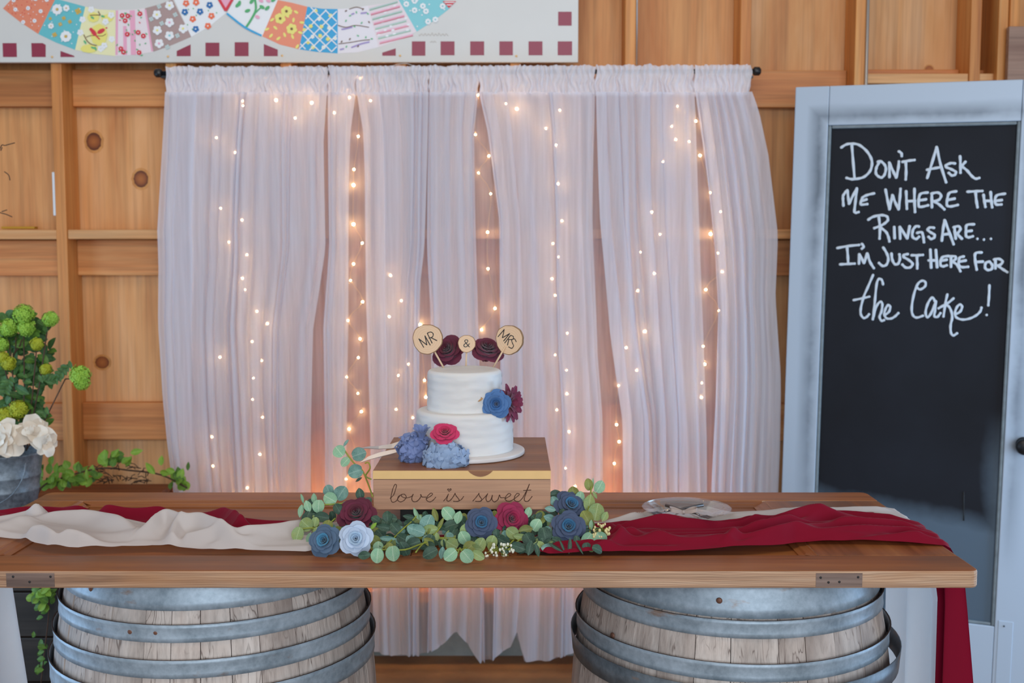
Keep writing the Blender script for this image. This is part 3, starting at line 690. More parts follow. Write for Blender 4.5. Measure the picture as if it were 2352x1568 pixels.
for nm, a, b in (('glazing_bead', (ST, .002, gz0), (ST + .011, .012, gz1)), ('glazing_bead', (ST + GW - .011, .002, gz0), (ST + GW, .012, gz1)),
                 ('glazing_bead', (ST + .0115, .003, gz1 - .011), (ST + GW - .0115, .012, gz1)), ('glazing_bead', (ST + .0115, .003, gz0), (ST + GW - .0115, .012, gz0 + .011))):
    dpart(nm, a, b, M['moulding_dark'], .004)
kp = dpx(2351, 1020)
kn = build('knob', MB().lathe([(0, .0), (.024, 0), (.024, .006), (.010, .010), (.010, .03), (.022, .036), (.028, .048), (.024, .06), (.012, .066), (0, .067)], 24), M['black'], door, local=True)
kn.location = (kp.x, 0, kp.z); kn.rotation_euler = (PI / 2, 0, 0)
# plate with screws low on the right stile
a, b = dpx(2293, 1424), dpx(2320, 1560)
pl = dpart('lock_plate', (a.x, -.002, b.z - .05), (b.x + .001, .002, a.z), M['doorwhite'], .002)
build('screw', MB().sphere((dpx(2306, 1437).x, -.003, dpx(2306, 1437).z), .003, 8, 5), M['ink'], pl, local=True)
build('paint_drip', MB().tube([dpx(2214, y, .0112) for y in (1130, 1160, 1180, 1197)], [.002, .0016, .0014, .0022], 6), M['ink'], door, local=True)
K = .18282
lines = {'chalk_words_first_line': (310, [
 [(115,155),(180,115),(255,105),(340,120),(430,190),(490,280),(505,360),(480,450),(410,520),(330,545),(250,552),(180,535)], [(250,110),(265,300),(285,540)],
 [(575,335),(610,325),(660,365),(680,420),(665,490),(630,530),(590,520),(555,480),(560,410),(590,350),(605,330)], [(725,530),(725,420),(722,340)], [(722,340),(770,450),(810,535)], [(810,535),(835,420),(845,325)],
 [(840,200),(875,225),(880,265)], [(885,335),(960,320),(1045,310)], [(930,330),(935,450),(930,560)], [(1200,540),(1260,350),(1320,145)], [(1320,145),(1370,370),(1440,595)], [(1195,435),(1290,415),(1380,400)],
 [(1555,355),(1500,350),(1440,375),(1440,400),(1500,425),(1560,460),(1550,495),(1510,505),(1470,470)], [(1615,260),(1620,370),(1620,475)], [(1685,330),(1650,370),(1630,395)], [(1640,395),(1700,440),(1760,510),(1810,545),(1860,535)]]),
 'chalk_words_second_line': (310, [
 [(145,890),(140,810),(140,760)], [(140,760),(170,715),(195,690)], [(195,690),(205,780),(215,865)], [(215,865),(265,760),(315,665)], [(315,665),(300,800),(285,930),(282,960),(300,975),(340,965)],
 [(535,730),(450,750),(390,780),(372,820),(365,870),(450,865)], [(385,825),(440,805)],
 [(675,680),(700,810),(725,935)], [(725,935),(745,840),(762,750)], [(762,750),(800,850),(840,935)], [(840,935),(855,800),(865,670)],
 [(935,700),(940,820),(945,930)], [(1040,670),(1040,820),(1047,970)], [(940,830),(1050,825)],
 [(1210,720),(1120,735),(1095,800),(1095,890),(1130,900),(1215,880)], [(1100,820),(1190,805)], [(1260,910),(1258,820),(1260,730)], [(1250,735),(1330,720),(1375,755),(1350,810),(1280,830)], [(1280,830),(1350,870),(1420,935)],
 [(1570,705),(1480,725),(1455,800),(1450,880),(1500,895),(1590,875)], [(1455,815),(1550,795)], [(1705,710),(1800,705),(1900,700)], [(1810,710),(1820,820),(1835,910)],
 [(1910,745),(1920,820),(1935,905)], [(2000,710),(2008,820),(2020,910)], [(1925,825),(2010,825)], [(2185,735),(2080,755),(2055,820),(2070,870),(2140,870)], [(2060,825),(2145,815)]]),
 'chalk_words_third_line': (470, [
 [(455,190),(520,150),(620,130),(690,145),(705,190),(670,230),(610,265),(530,295)], [(590,145),(605,290),(600,430)], [(610,285),(680,340),(710,400),(725,465)], [(785,275),(790,425)], [(860,430),(855,275)], [(855,275),(950,425)], [(950,425),(980,265)],
 [(1100,275),(1060,270),(1020,320),(1015,400),(1060,430),(1100,400)], [(1070,355),(1130,345),(1150,400),(1160,475)], [(1290,290),(1240,285),(1205,310),(1240,345),(1290,375),(1290,410),(1250,430),(1215,400)],
 [(1385,455),(1400,310),(1420,190)], [(1420,190),(1480,350),(1535,500)], [(1395,375),(1480,365)], [(1560,430),(1550,360),(1545,290)], [(1530,285),(1590,270),(1620,300),(1590,350),(1560,360)], [(1570,360),(1640,430)],
 [(1795,245),(1700,255),(1690,330),(1690,390),(1720,410),(1780,395)], [(1695,335),(1765,325)], [(1831,428),(1836,428)], [(1913,438),(1918,438)], [(2001,428),(2006,428)]]),
 'chalk_words_fourth_line': (470, [
 [(65,545),(200,520),(345,505)], [(190,530),(200,640),(205,745)], [(100,750),(200,745),(290,740)], [(375,490),(400,525),(375,555)], [(340,745),(345,620)], [(345,620),(405,735)], [(405,735),(445,610)], [(445,610),(480,720),(530,800)],
 [(645,535),(690,610),(710,680),(690,750),(640,770),(590,730)], [(750,610),(760,690),(790,745),(830,745),(855,690),(850,620)], [(960,620),(910,630),(900,655),(960,690),(1015,740),(990,785),(930,790),(885,750)],
 [(1000,635),(1080,635),(1150,630)], [(1070,640),(1075,730),(1075,805)], [(1240,560),(1250,795)], [(1310,565),(1325,790)], [(1215,700),(1320,700)], [(1480,645),(1400,655),(1370,700),(1370,760),(1400,775),(1450,760)], [(1375,705),(1450,690)],
 [(1500,785),(1500,660)], [(1490,650),(1550,650),(1560,680),(1520,710)], [(1520,715),(1580,760),(1620,840)], [(1665,650),(1610,665),(1600,710),(1600,760),(1640,785),(1720,780)], [(1605,715),(1690,700)],
 [(1890,600),(1810,610),(1805,700),(1825,820)], [(1815,720),(1905,715)], [(1990,715),(1940,730),(1930,790),(1960,820),(2010,810),(2020,760),(1985,715)], [(2060,805),(2060,700)], [(2040,690),(2100,680),(2150,710),(2130,750),(2080,765)], [(2090,765),(2150,810),(2215,850)]]),
 'chalk_words_fifth_line': (620, [
 [(520,60),(460,200),(400,340),(365,480),(365,560),(400,605),(440,590),(470,555)], [(270,380),(370,360),(475,335)], [(645,185),(630,130),(595,110),(565,170),(545,350),(530,500),(515,625)], [(520,600),(560,460),(610,400),(635,430),(625,520),(600,590),(625,640),(660,630)],
 [(660,570),(715,530),(735,470),(710,440),(675,490),(660,560),(690,610),(750,610),(800,580),(840,540)], [(1070,220),(1110,245),(1170,210),(1180,160),(1140,135),(1080,180),(1030,320),(1005,480),(1020,570),(1070,600),(1150,575)],
 [(1300,400),(1265,345),(1210,420),(1180,530),(1200,595),(1240,560),(1290,450),(1310,390)], [(1310,390),(1300,500),(1290,580),(1330,590),(1370,540)], [(1455,305),(1430,420),(1405,590)], [(1535,355),(1470,410),(1400,450),(1340,485)],
 [(1400,455),(1460,450),(1500,510),(1515,600),(1495,700),(1500,790),(1530,825),(1580,795)], [(1545,560),(1610,530),(1640,470),(1620,435),(1580,460),(1550,540),(1570,600),(1650,625),(1740,610),(1820,570),(1870,520),(1885,470)], [(1985,190),(1980,320),(1970,450)], [(1946,567),(1954,567)]])}
def strokes(mb, ss, fpt, rad, flat_axis, flat, n=8):
    for st in ss:
        pts = smooth_line([fpt(x, y) for x, y in st], 5 if len(st) > 2 else 1)
        a, b = pts[0], pts[-1]; d0 = (pts[0] - pts[1]).normalized() * rad; d1 = (pts[-1] - pts[-2]).normalized() * rad
        pts = [a + d0 * .7] + pts + [b + d1 * .7]
        rs = [rad * .55] + [rad * (1 + .12 * math.sin(i * 1.3)) for i in range(len(pts) - 2)] + [rad * .55]
        m2 = MB(); m2.tube(pts, rs, n)
        for q in m2.v: q[flat_axis] = fpt(0, 0)[flat_axis] + (q[flat_axis] - fpt(0, 0)[flat_axis]) * flat
        mb.add(m2.v, m2.f)
for nm, (oy, ss) in lines.items():
    mb = MB()
    strokes(mb, ss, lambda x, y: dpx(1910 + x * K, oy + y * K, .0118), .0044 if oy != 620 else .0040, 1, .12)
    build(nm, mb, M['chalk'], panel, local=True)

# ------------------------------------------------------------------ table: an old panelled door laid on two barrels
Zt = .93; TX0, TX1, TY0, TY1, TH = -1.15, .879, 2.04, 2.717, .034
table = thing('door_table', 'long brown wooden tabletop made from an old panelled door on two barrels', 'table', (-.135, 2.38, Zt - TH))
tm = [M['table'], M['edge']]
fs_ = [0, 0, 1, 1, 1, 1]
def tb(name, a, b, mats=tm, mi=fs_, bev=.004): return build(name, MB().box(a, b, mi), mats, table, smooth=False, bevel=bev)
SF, SB = 2.146, 2.625
def stile(name, y0, y1, rnd):
    mb = MB(); r = .018
    def arc(cx, cy, a0): return [(cx + r * math.cos(a0 + k * PI / 8), cy + r * math.sin(a0 + k * PI / 8)) for k in range(5)]
    if rnd == 'f': pts = arc(TX0 + r, y0 + r, PI) + arc(TX1 - r, y0 + r, 1.5 * PI) + [(TX1, y1), (TX0, y1)]
    else: pts = [(TX0, y0), (TX1, y0)] + arc(TX1 - r, y1 - r, 0) + arc(TX0 + r, y1 - r, PI / 2)
    n = len(pts)
    mb.add([(x, y, Zt - TH) for x, y in pts] + [(x, y, Zt) for x, y in pts], [tuple(range(n))[::-1], tuple(range(n, 2 * n))] + [(i, (i + 1) % n, n + (i + 1) % n, n + i) for i in range(n)], [0, 0] + [1] * n)
    return build(name, mb, tm, table, smooth=False, bevel=.004)
front = stile('stile', TY0, SF, 'f'); stile('stile', SF + .0 + (SB - SF), TY1, 'b')
RX = .604; LX = -1.033
tb('end_rail', (TX0, SF + .0006, Zt - TH), (LX, SB - .0006, Zt - .0004), [M['tabley'], M['edge']])
tb('end_rail', (RX, SF + .0006, Zt - TH), (TX1, SB - .0006, Zt - .0004), [M['tabley'], M['edge']])
tb('mid_rail', (-.20, SF + .0006, Zt - TH), (-.02, SB - .0006, Zt - .0004), [M['tabley'], M['edge']])
for a, b in ((LX, -.20), (-.02, RX)):
    tb('recessed_panel', (a + .0005, SF + .0005, Zt - TH + .008), (b - .0005, SB - .0005, Zt - .012), [M['table']], 0, 0)
    for (x0, y0, x1, y1, ax) in ((a, SB - .03, b, SB, 'x'), (a, SF, b, SF + .03, 'x'), (a, SF, a + .03, SB, 'y'), (b - .03, SF, b, SB, 'y')):
        mb = MB(); e = .0006
        if ax == 'x':
            lo, hi = (y0, y1) if y0 > 2.4 else (y1, y0)   # lo side lies on the panel
            s = 1 if hi > lo else -1
            pts = [(lo, Zt - .012), (lo, Zt - .009), (lo + s * .010, Zt - .0075), (lo + s * .014, Zt - .0045), (hi - s * .004, Zt - .0035), (hi - s * e, Zt - .0012), (hi - s * e, Zt - .012)]
            L = [(x0 + (.03 if k < 4 else .004), y, z) for k, (y, z) in enumerate(pts)]; Rr = [(x1 - (.03 if k < 4 else .004), y, z) for k, (y, z) in enumerate(pts)]
        else:
            lo, hi = (x1, x0) if abs(x0 - a) < 1e-6 else (x0, x1)
            s = 1 if hi > lo else -1
            pts = [(lo, Zt - .012), (lo, Zt - .009), (lo + s * .010, Zt - .0075), (lo + s * .014, Zt - .0045), (hi - s * .004, Zt - .0035), (hi - s * e, Zt - .0012), (hi - s * e, Zt - .012)]
            L = [(x, y0 + (.03 if k < 4 else .004), z) for k, (x, z) in enumerate(pts)]; Rr = [(x, y1 - (.03 if k < 4 else .004), z) for k, (x, z) in enumerate(pts)]
        n = len(pts); mb.add(L + Rr, [(i, (i + 1) % n, n + (i + 1) % n, n + i) for i in range(n)] + [tuple(range(n)), tuple(range(n, 2 * n))[::-1]])
        build('panel_moulding', mb, M['table'] if ax == 'x' else M['tabley'], table, smooth=False)
for pa, pb, scr in ((14, 125, [(30, 1324), (116, 1324), (68, 1336)]), (1874, 1981, [(1885, 1326), (1971, 1325), (1928, 1336), (1903, 1337)])):
    xa, xb = at(pa, 1320, TY0).x, at(pb, 1320, TY0).x
    hp = build('hinge_patch', MB().box((xa, TY0 - .0008, Zt - .031), (xb, TY0 + .003, Zt - .0045)), M['patch'], table, smooth=False, bevel=.0006)
    for px, py in scr: build('screw_hole', MB().sphere(at(px, py, TY0 - .001), .0024, 8, 5, (1, .5, 1)), M['ink'], hp)

# ------------------------------------------------------------------ barrels
BH, RB, RT = .8955, .35, .293
def brad(z): return RB - (RB - RT) * ((z - BH / 2) / (BH / 2)) ** 2
def barrel(label, cx, cy, hoops, rivets, rot, loose=None):
    root = thing('wine_barrel', label, 'barrel', (cx, cy, 0))
    n = 28; rg = random.Random(int(cx * 100))
    wts = [rg.uniform(.75, 1.3) for _ in range(n)]; cum = np.concatenate([[0], np.cumsum(wts)]); cum = cum / cum[-1] * 2 * PI + rot
    for k in range(n):
        a0, a1 = cum[k] + .0022, cum[k + 1] - .0022; dr = rg.uniform(-.0012, .0012)
        mb = MB(); ZS = [0, .12, .25, .38, .5, .62, .72, .8, .86, BH]
        na = 4
        outer = [[(cx + (brad(z) + dr) * math.cos(lerp(a0, a1, i / na)), cy + (brad(z) + dr) * math.sin(lerp(a0, a1, i / na)), z) for i in range(na + 1)] for z in ZS]
        inner = [[(cx + (brad(z) - .025) * math.cos(lerp(a0, a1, i / na)), cy + (brad(z) - .025) * math.sin(lerp(a0, a1, i / na)), z) for i in (0, na)] for z in ZS]
        vs = []; fs = []
        row = na + 3
        for o_, i_ in zip(outer, inner): vs += o_ + [i_[1], i_[0]]
        for j in range(len(ZS) - 1):
            for i in range(row): fs.append((j * row + i, j * row + (i + 1) % row, (j + 1) * row + (i + 1) % row, (j + 1) * row + i))
        fs.append(tuple(range(row))[::-1]); fs.append(tuple((len(ZS) - 1) * row + i for i in range(row)))
        mb.add(vs, fs); build('stave', mb, M['stave'], root, smooth=False)
    build('head', MB().lathe([(0, 0), (RT - .024, 0), (RT - .024, .02), (0, .02)], 40, (cx, cy, BH - .05)), M['stave'], root, smooth=False)
    for k, (z1, z0, dark) in enumerate(hoops):
        f = .0085; th_ = .0032
        zs = [lerp(z0, z1, q / 4) for q in range(5)]
        prof = [(brad(z) + .0014 + f * (q / 4) ** 2 * (0 if z1 > BH - .01 else 1), z) for q, z in enumerate(zs)]
        prof = prof + [(r + th_, z) for r, z in prof[::-1]]; prof.append(prof[0])
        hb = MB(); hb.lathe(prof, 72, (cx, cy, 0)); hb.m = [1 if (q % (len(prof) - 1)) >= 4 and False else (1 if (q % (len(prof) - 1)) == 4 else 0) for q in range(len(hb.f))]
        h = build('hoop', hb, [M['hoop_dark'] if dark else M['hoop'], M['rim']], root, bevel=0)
        for (hk, px, py) in rivets:
            if hk == k:
                d = ray(px, py); Yr = cy - brad((z0 + z1) / 2)
                for _ in range(6):
                    p = at(px, py, Yr); rr_ = brad(p.z) + .005; dxx = p.x - cx
                    Yr = cy - math.sqrt(max(1e-6, rr_ ** 2 - dxx ** 2))
                p = at(px, py, Yr); nrm = Vector((p.x - cx, p.y - cy, 0)).normalized()
                o = build('rivet', MB().sphere((0, 0, 0), .0062, 12, 8, (1, 1, .45)), M['rust'], h, local=True)
                o.matrix_local = frame(p - WL[h.name], nrm, (0, 0, 1))
    if loose:
        z1, z0, r = loose
        prof = [(r, z0), (r + .004, z1), (r + .006, z1), (r + .002, z0), (r, z0)]
        build('loose_hoop', MB().lathe(prof, 72, (cx + .006, cy, 0)), M['hoop_dark'], root, label='loose steel hoop standing away from staves')
    return root
barrel('oak wine barrel under the left half of the table, hoops tight', -.648, 2.382, [(BH, .842, 0), (.8186, .7836, 0), (.754, .7176, 0), (.693, .648, 0), (.25, .205, 0), (.178, .142, 0), (.112, .077, 0), (.054, 0, 0)],
       [(0, 208, 1351), (1, 299, 1450), (1, 358, 1452), (2, 288, 1525), (2, 347, 1527)], .3)
barrel('oak wine barrel under the right half of the table with loose hoop', .477, 2.382, [(BH, .8275, 0), (.826, .791, 0), (.747, .711, 0), (.22, .175, 0), (.148, .112, 0), (.054, 0, 0)],
       [(0, 1652, 1379), (2, 1407, 1459)], .1, (.703, .657, .3475))

# ------------------------------------------------------------------ runners on the table
def segs_height(XY, ridges):
    h = np.zeros(len(XY))
    for w_, pts in ridges:
        P = [atz(x, y, Zt + hh) for x, y, hh in pts]; H = [q[2] for q in pts]
        P2 = smooth_line([(p.x, p.y, hh) for p, hh in zip(P, H)], 5)
        best = np.zeros(len(XY))
        for a, b in zip(P2, P2[1:]):
            d = np.array([b.x - a.x, b.y - a.y]); L2 = (d ** 2).sum() + 1e-12
            q = XY - np.array([a.x, a.y]); tt = np.clip((q @ d) / L2, 0, 1)
            dist = np.sqrt(((q - tt[:, None] * d) ** 2).sum(1) + .0035 ** 2) - .0035; hh = a.z + (b.z - a.z) * tt
            best = np.maximum(best, hh * np.exp(-(dist / (w_ * .85)) ** 1.25))
        h = (h ** 2.6 + best ** 2.6) ** (1 / 2.6)
    return h
def runner(name, label, fpts, bpts, ridges, base, mat, drops, nx=420, nv=80, seed=0, calm=None, folds=None):
    fw = [(lambda p: (p.x, p.y))(atz(x, y, Zt)) for x, y in fpts]; bw = [(lambda p: (p.x, p.y))(atz(x, y, Zt)) for x, y in bpts]
    X0 = TX0 if drops.get('l') else max(fw[0][0], bw[0][0]); X1 = TX1 if drops.get('r') else min(fw[-1][0], bw[-1][0])
    xs_ = np.linspace(X0, X1, nx); vs_ = np.linspace(0, 1, nv)
    A = np.array([[(x, lerp(interp(fw, x), interp(bw, x), v_)) for v_ in vs_] for x in xs_]).reshape(-1, 2)
    h = segs_height(A, ridges)
    vv = np.tile(vs_, nx); edge = np.minimum(1, np.minimum(vv, 1 - vv) / .06)
    wr = np.array([(1 - abs(noise.noise((x * 3.2 + seed + y * 4, y * 17 + x * 1.5, seed)))*1.6) ** 3 * .0075 + noise.noise((x * 6, y * 34, seed + 3)) * .0030 + noise.noise((x * 16, y * 60, seed + 7)) * .0010 for x, y in A])
    if folds:
        nf, amp, xa, xb = folds
        ph = np.array([nf * (v_ + .22 * noise.noise((x * 2.6, seed, v_ * 1.2)) + .05 * noise.noise((x * 9, v_ * 4, seed))) for (x, y), v_ in zip(A, vv)])
        am = np.array([.45 + .9 * max(0, noise.noise((x * 2.2, v_ * 2.5, seed + 9)) + .4) for (x, y), v_ in zip(A, vv)])
        g = (.5 + .5 * np.cos(2 * PI * ph)) ** 1.6
        wt = np.clip((A[:, 0] - xa) / .12, 0, 1) * np.clip((xb - A[:, 0]) / .12, 0, 1)
        wr = wr * (1 - .6 * wt) + amp * am * g * wt; h = h * (1 - .22 * wt)
    xe = np.minimum(1, np.minimum(A[:, 0] - X0 + (0 if drops.get('l') else 1), X1 - A[:, 0] + (0 if drops.get('r') else 1)) / .05)
    eb = np.clip(vv / .25, 0, 1); eb = eb * eb * (3 - 2 * eb)
    bs_ = .002 + np.array([interp(base, x) for x in A[:, 0]]) * eb
    if calm is not None: wr = np.where((A[:, 0] > .05) & (vv < calm), wr * .15, wr)
    z = Zt + bs_ + (h + np.maximum(wr, -.002)) * (0.35 + .65 * edge) * (.3 + .7 * np.clip(xe, 0, 1)) + .003 * edge
    rows = [[Vector((A[i * nv + j][0], A[i * nv + j][1], z[i * nv + j])) for j in range(nv)] for i in range(nx)]
    def drop(side):
        sx = 1 if side == 'r' else -1; last = rows[-1] if side == 'r' else rows[0]; out = []
        L, f1, b1, wav = drops[side]
        for k in range(1, 41):
            q = k / 40; bend = min(1, q * 12); r_ = []
            for j in range(nv):
                v_ = j / (nv - 1); p = last[j]
                y = lerp(p.y, lerp(f1, b1, v_), min(1, q * 5.0)) + (v_ * .14 * min(1.2, q / .57) if sx < 0 else 0)
                fold = math.sin(v_ * wav * 2 * PI + .8 * noise.noise((v_ * 3, q, seed)) + seed)
                x = (TX1 if sx > 0 else TX0) + sx * (.010 * math.sin(bend * PI / 2) + (.012 + .040 * q) * (1 + fold) * bend)
                r_.append(Vector((x, y, p.z - .006 * math.sin(bend * PI / 2) - L * max(0, q - .02))))
            out.append(r_)
        return out
    if drops.get('r'): rows = rows + drop('r')
    if drops.get('l'): rows = drop('l')[::-1] + rows
    mb = MB(); vs = [p for r_ in rows for p in r_]; nr = len(rows)
    mb.add(vs, [(i * nv + j, (i + 1) * nv + j, (i + 1) * nv + j + 1, i * nv + j + 1) for i in range(nr - 1) for j in range(nv - 1)])
    return build(name, mb, mat, label=label, cat='table runner')
runner('burgundy_runner', 'burgundy chiffon runner lying along the table, bunched at right end', 
       [(-60, 1222), (60, 1218), (300, 1228), (500, 1232), (640, 1236), (760, 1240), (900, 1242), (1100, 1246), (1190, 1258), (1260, 1275), (1330, 1275), (1420, 1273), (1555, 1271), (1700, 1264), (1800, 1255), (1830, 1250), (1950, 1250), (2050, 1252), (2168, 1254)],
       [(-40, 1188), (60, 1180), (140, 1182), (200, 1184), (222, 1188), (260, 1182), (360, 1186), (420, 1193), (470, 1194), (518, 1190), (580, 1201), (690, 1212), (800, 1218), (1000, 1222), (1250, 1222), (1380, 1214), (1440, 1210), (1500, 1210), (1560, 1212), (1640, 1214), (1700, 1212), (1740, 1205), (1800, 1196), (1857, 1186), (1920, 1188), (2010, 1190), (2060, 1199), (2105, 1204)],
       [(.012, [(0, 1180, .012), (60, 1171, .016), (130, 1171, .016), (180, 1168, .024), (214, 1182, .008)]), (.014, [(224, 1184, .008), (250, 1172, .026), (300, 1180, .016), (365, 1172, .024), (395, 1186, .008)]),
        (.014, [(400, 1190, .008), (470, 1184, .015), (518, 1172, .034), (560, 1200, .03), (595, 1228, .01)]), (.010, [(560, 1196, .012), (620, 1202, .008), (690, 1208, .006)]),
        (.020, [(1735, 1200, .016), (1800, 1190, .026), (1857, 1162, .046), (1900, 1180, .03), (1960, 1195, .012)]), (.014, [(1440, 1212, .01), (1480, 1200, .022), (1525, 1192, .028), (1580, 1204, .018), (1640, 1212, .008)]),
        (.013, [(1420, 1222, .014), (1540, 1238, .02), (1640, 1236, .02), (1675, 1224, .032), (1690, 1232, .018)]), (.014, [(1690, 1222, .012), (1760, 1212, .022), (1850, 1192, .026), (1900, 1188, .02)]),
        (.016, [(1390, 1258, .012), (1560, 1254, .02), (1650, 1248, .02), (1760, 1230, .022), (1900, 1206, .024), (2050, 1212, .014), (2120, 1224, .008)]), (.018, [(1600, 1264, .012), (1750, 1248, .018), (1880, 1228, .022), (2000, 1226, .016), (2110, 1240, .008)]),
        (.012, [(1300, 1262, .016), (1390, 1245, .022), (1430, 1226, .026), (1400, 1210, .02)]), (.008, [(1890, 1240, .012), (2040, 1236, .012), (2140, 1246, .006)])],
       [(-.5, .002), (-.05, .003), (.12, .004), (1, .004)], M['burgundy'], {'r': (.72, 2.21, 2.30, 2.2)}, seed=2, folds=(5, .013, .05, 1.2))
runner('white_runner', 'sheer white chiffon runner lying along the table, draped off both ends',
       [(-300, 1238), (0, 1238), (45, 1242), (110, 1259), (180, 1263), (340, 1257), (350, 1256), (500, 1266), (700, 1272), (740, 1262), (800, 1245), (1000, 1240), (1300, 1240), (1500, 1232), (1700, 1222), (1850, 1215), (2000, 1206), (2112, 1210)],
       [(-300, 1205), (0, 1206), (60, 1198), (110, 1196), (220, 1196), (290, 1210), (345, 1218), (380, 1196), (440, 1198), (500, 1206), (560, 1236), (640, 1226), (700, 1216), (900, 1205), (1300, 1200), (1395, 1206), (1450, 1194), (1480, 1178), (1520, 1172), (1600, 1171), (1680, 1180), (1780, 1177), (1900, 1171), (2030, 1168), (2050, 1172)],
       [(.013, [(0, 1204, .012), (60, 1190, .02), (83, 1168, .042), (104, 1186, .02)]), (.020, [(0, 1214, .016), (100, 1194, .022), (220, 1183, .032), (285, 1204, .028), (325, 1236, .01)]),
        (.016, [(312, 1238, .01), (340, 1206, .034), (378, 1172, .054), (415, 1188, .046)]), (.014, [(395, 1222, .03), (408, 1198, .04), (455, 1185, .05), (500, 1203, .044), (545, 1230, .03), (590, 1246, .012)]),
        (.010, [(430, 1226, .026), (470, 1222, .03), (520, 1232, .02)]), (.016, [(490, 1252, .01), (560, 1228, .026), (640, 1212, .032), (690, 1206, .03)]), (.010, [(550, 1260, .01), (650, 1250, .022), (720, 1256, .018)]),
        (.012, [(30, 1230, .016), (90, 1208, .034), (125, 1224, .03), (165, 1221, .032), (196, 1232, .024), (230, 1252, .008)]), (.010, [(0, 1228, .016), (45, 1234, .016), (90, 1250, .012)]), (.010, [(280, 1252, .008), (330, 1246, .018), (360, 1248, .012)]),
        (.014, [(1400, 1200, .01), (1450, 1184, .02), (1475, 1186, .015)]), (.016, [(1690, 1186, .008), (1800, 1176, .012), (1950, 1170, .014), (2030, 1168, .012)]), (.010, [(2000, 1180, .01), (2060, 1190, .012), (2100, 1204, .008)])],
       [(-.5, .010), (-.05, .006), (.12, .001), (1, .001)], M['whitecloth'], {'r': (.78, 2.30, 2.64, 2.4), 'l': (.75, 2.30, 2.52, 2.6)}, seed=5, calm=.72, folds=(3, .006, -1.6, -.35))

# ------------------------------------------------------------------ cake stand box, cake
BX0, BX1, BY0, BY1 = at(857, 1140, 2.28).x, at(1265, 1140, 2.28).x, 2.28, 2.69
Bz0, Bz1 = Zt + .0595, Zt + .1427; BZm = at(1060, 1100, 2.28).z
stand = thing('wooden_cake_box', 'brown wooden cake stand box with gold front edge and script lettering', 'cake stand', ((BX0 + BX1) / 2, 2.485, Zt))
nb = 4
for k in range(nb):
    y0, y1 = lerp(BY0, BY1, k / nb), lerp(BY0, BY1, (k + 1) / nb)
    build('top_plank', MB().box((BX0, y0 + .0003, BZm), (BX1, y1 - .0003, Bz1 - R.uniform(0, .0006))), M['boxtop'], stand, smooth=False, bevel=.0012)
build('gold_edge', MB().box((BX0, BY0 - .0012, BZm + .0004), (BX1, BY0, Bz1 - .0008)), M['gold'], stand, smooth=False)
kx0, kx1 = at(1075, 1085, BY0).x, at(1132, 1085, BY0).x
kn = [(lerp(kx0, kx1, q / 10), BY0 - .0018, Bz1 - .001 - .0125 * math.sin(PI * q / 10) ** .8) for q in range(11)]
build('bare_wood_notch', MB().prism(kn, (0, .001, 0)), M['boxtop'], stand, smooth=False)
fb_ = build('front_board', MB().box((BX0 + .0005, BY0, Bz0), (BX1 - .0005, BY0 + .015, BZm - .0006)), M['boxfront'], stand, smooth=False, bevel=.001)
build('back_board', MB().box((BX0 + .0005, BY1 - .015, Bz0), (BX1 - .0005, BY1, BZm - .0006)), M['boxfront'], stand, smooth=False, bevel=.001)
for x in (BX0 + .0005, BX1 - .0155): build('side_board', MB().box((x, BY0 + .0155, Bz0), (x + .015, BY1 - .0155, BZm - .0006)), M['boxfront'], stand, smooth=False, bevel=.001)
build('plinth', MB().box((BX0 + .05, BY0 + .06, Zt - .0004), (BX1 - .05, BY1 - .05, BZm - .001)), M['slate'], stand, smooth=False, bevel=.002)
lw = [
 [(255,465),(300,420),(330,330),(335,297),(315,290),(285,360),(265,460),(275,505),(295,515),(330,500),(352,470),(385,425)], [(405,415),(362,440),(350,485),(385,510),(430,492),(460,450),(440,415),(405,415),(402,440),(450,460),(520,445),(548,412)], [(548,412),(530,465),(545,503),(590,505),(630,470),(650,430),(640,415),(660,447),(710,450)],
 [(710,472),(765,440),(795,412),(770,400),(725,445),(720,490),(760,510),(800,490),(835,450)], [(935,500),(975,450),(995,410)], [(995,410),(975,480),(990,502),(1020,490),(1060,440),(1080,400)], [(1080,400),(1092,430),(1130,480),(1120,503),(1060,503)], [(1120,503),(1160,480),(1190,440)], [(1005,376),(986,355),(995,345),(1010,355),(1023,342),(1030,355),(1005,376)],
 [(1305,500),(1350,450),(1385,400)], [(1385,400),(1388,430),(1420,480),(1400,503),(1340,503)], [(1400,503),(1460,450),(1495,405)], [(1495,405),(1473,465),(1490,505),(1530,490),(1555,425)], [(1555,425),(1550,480),(1580,510),(1625,480),(1645,420),(1660,455),(1710,455)],
 [(1710,472),(1770,440),(1790,415),(1760,405),(1722,450),(1730,493),(1780,500),(1840,465),(1885,430),(1897,410),(1865,405),(1835,450),(1840,493),(1890,505),(1940,460)], [(1940,460),(1990,365),(2025,285)], [(2025,285),(1990,380),(1960,470),(1970,500),(2010,500),(2060,440)], [(1950,365),(2045,360)]]
mb = MB(); strokes(mb, lw, lambda x, y: at(850 + x * .1807, 1060 + y * .1807, BY0 - .0002), .00085, 1, .5, 6)
build('engraved_lettering', mb, M['burn'], fb_)

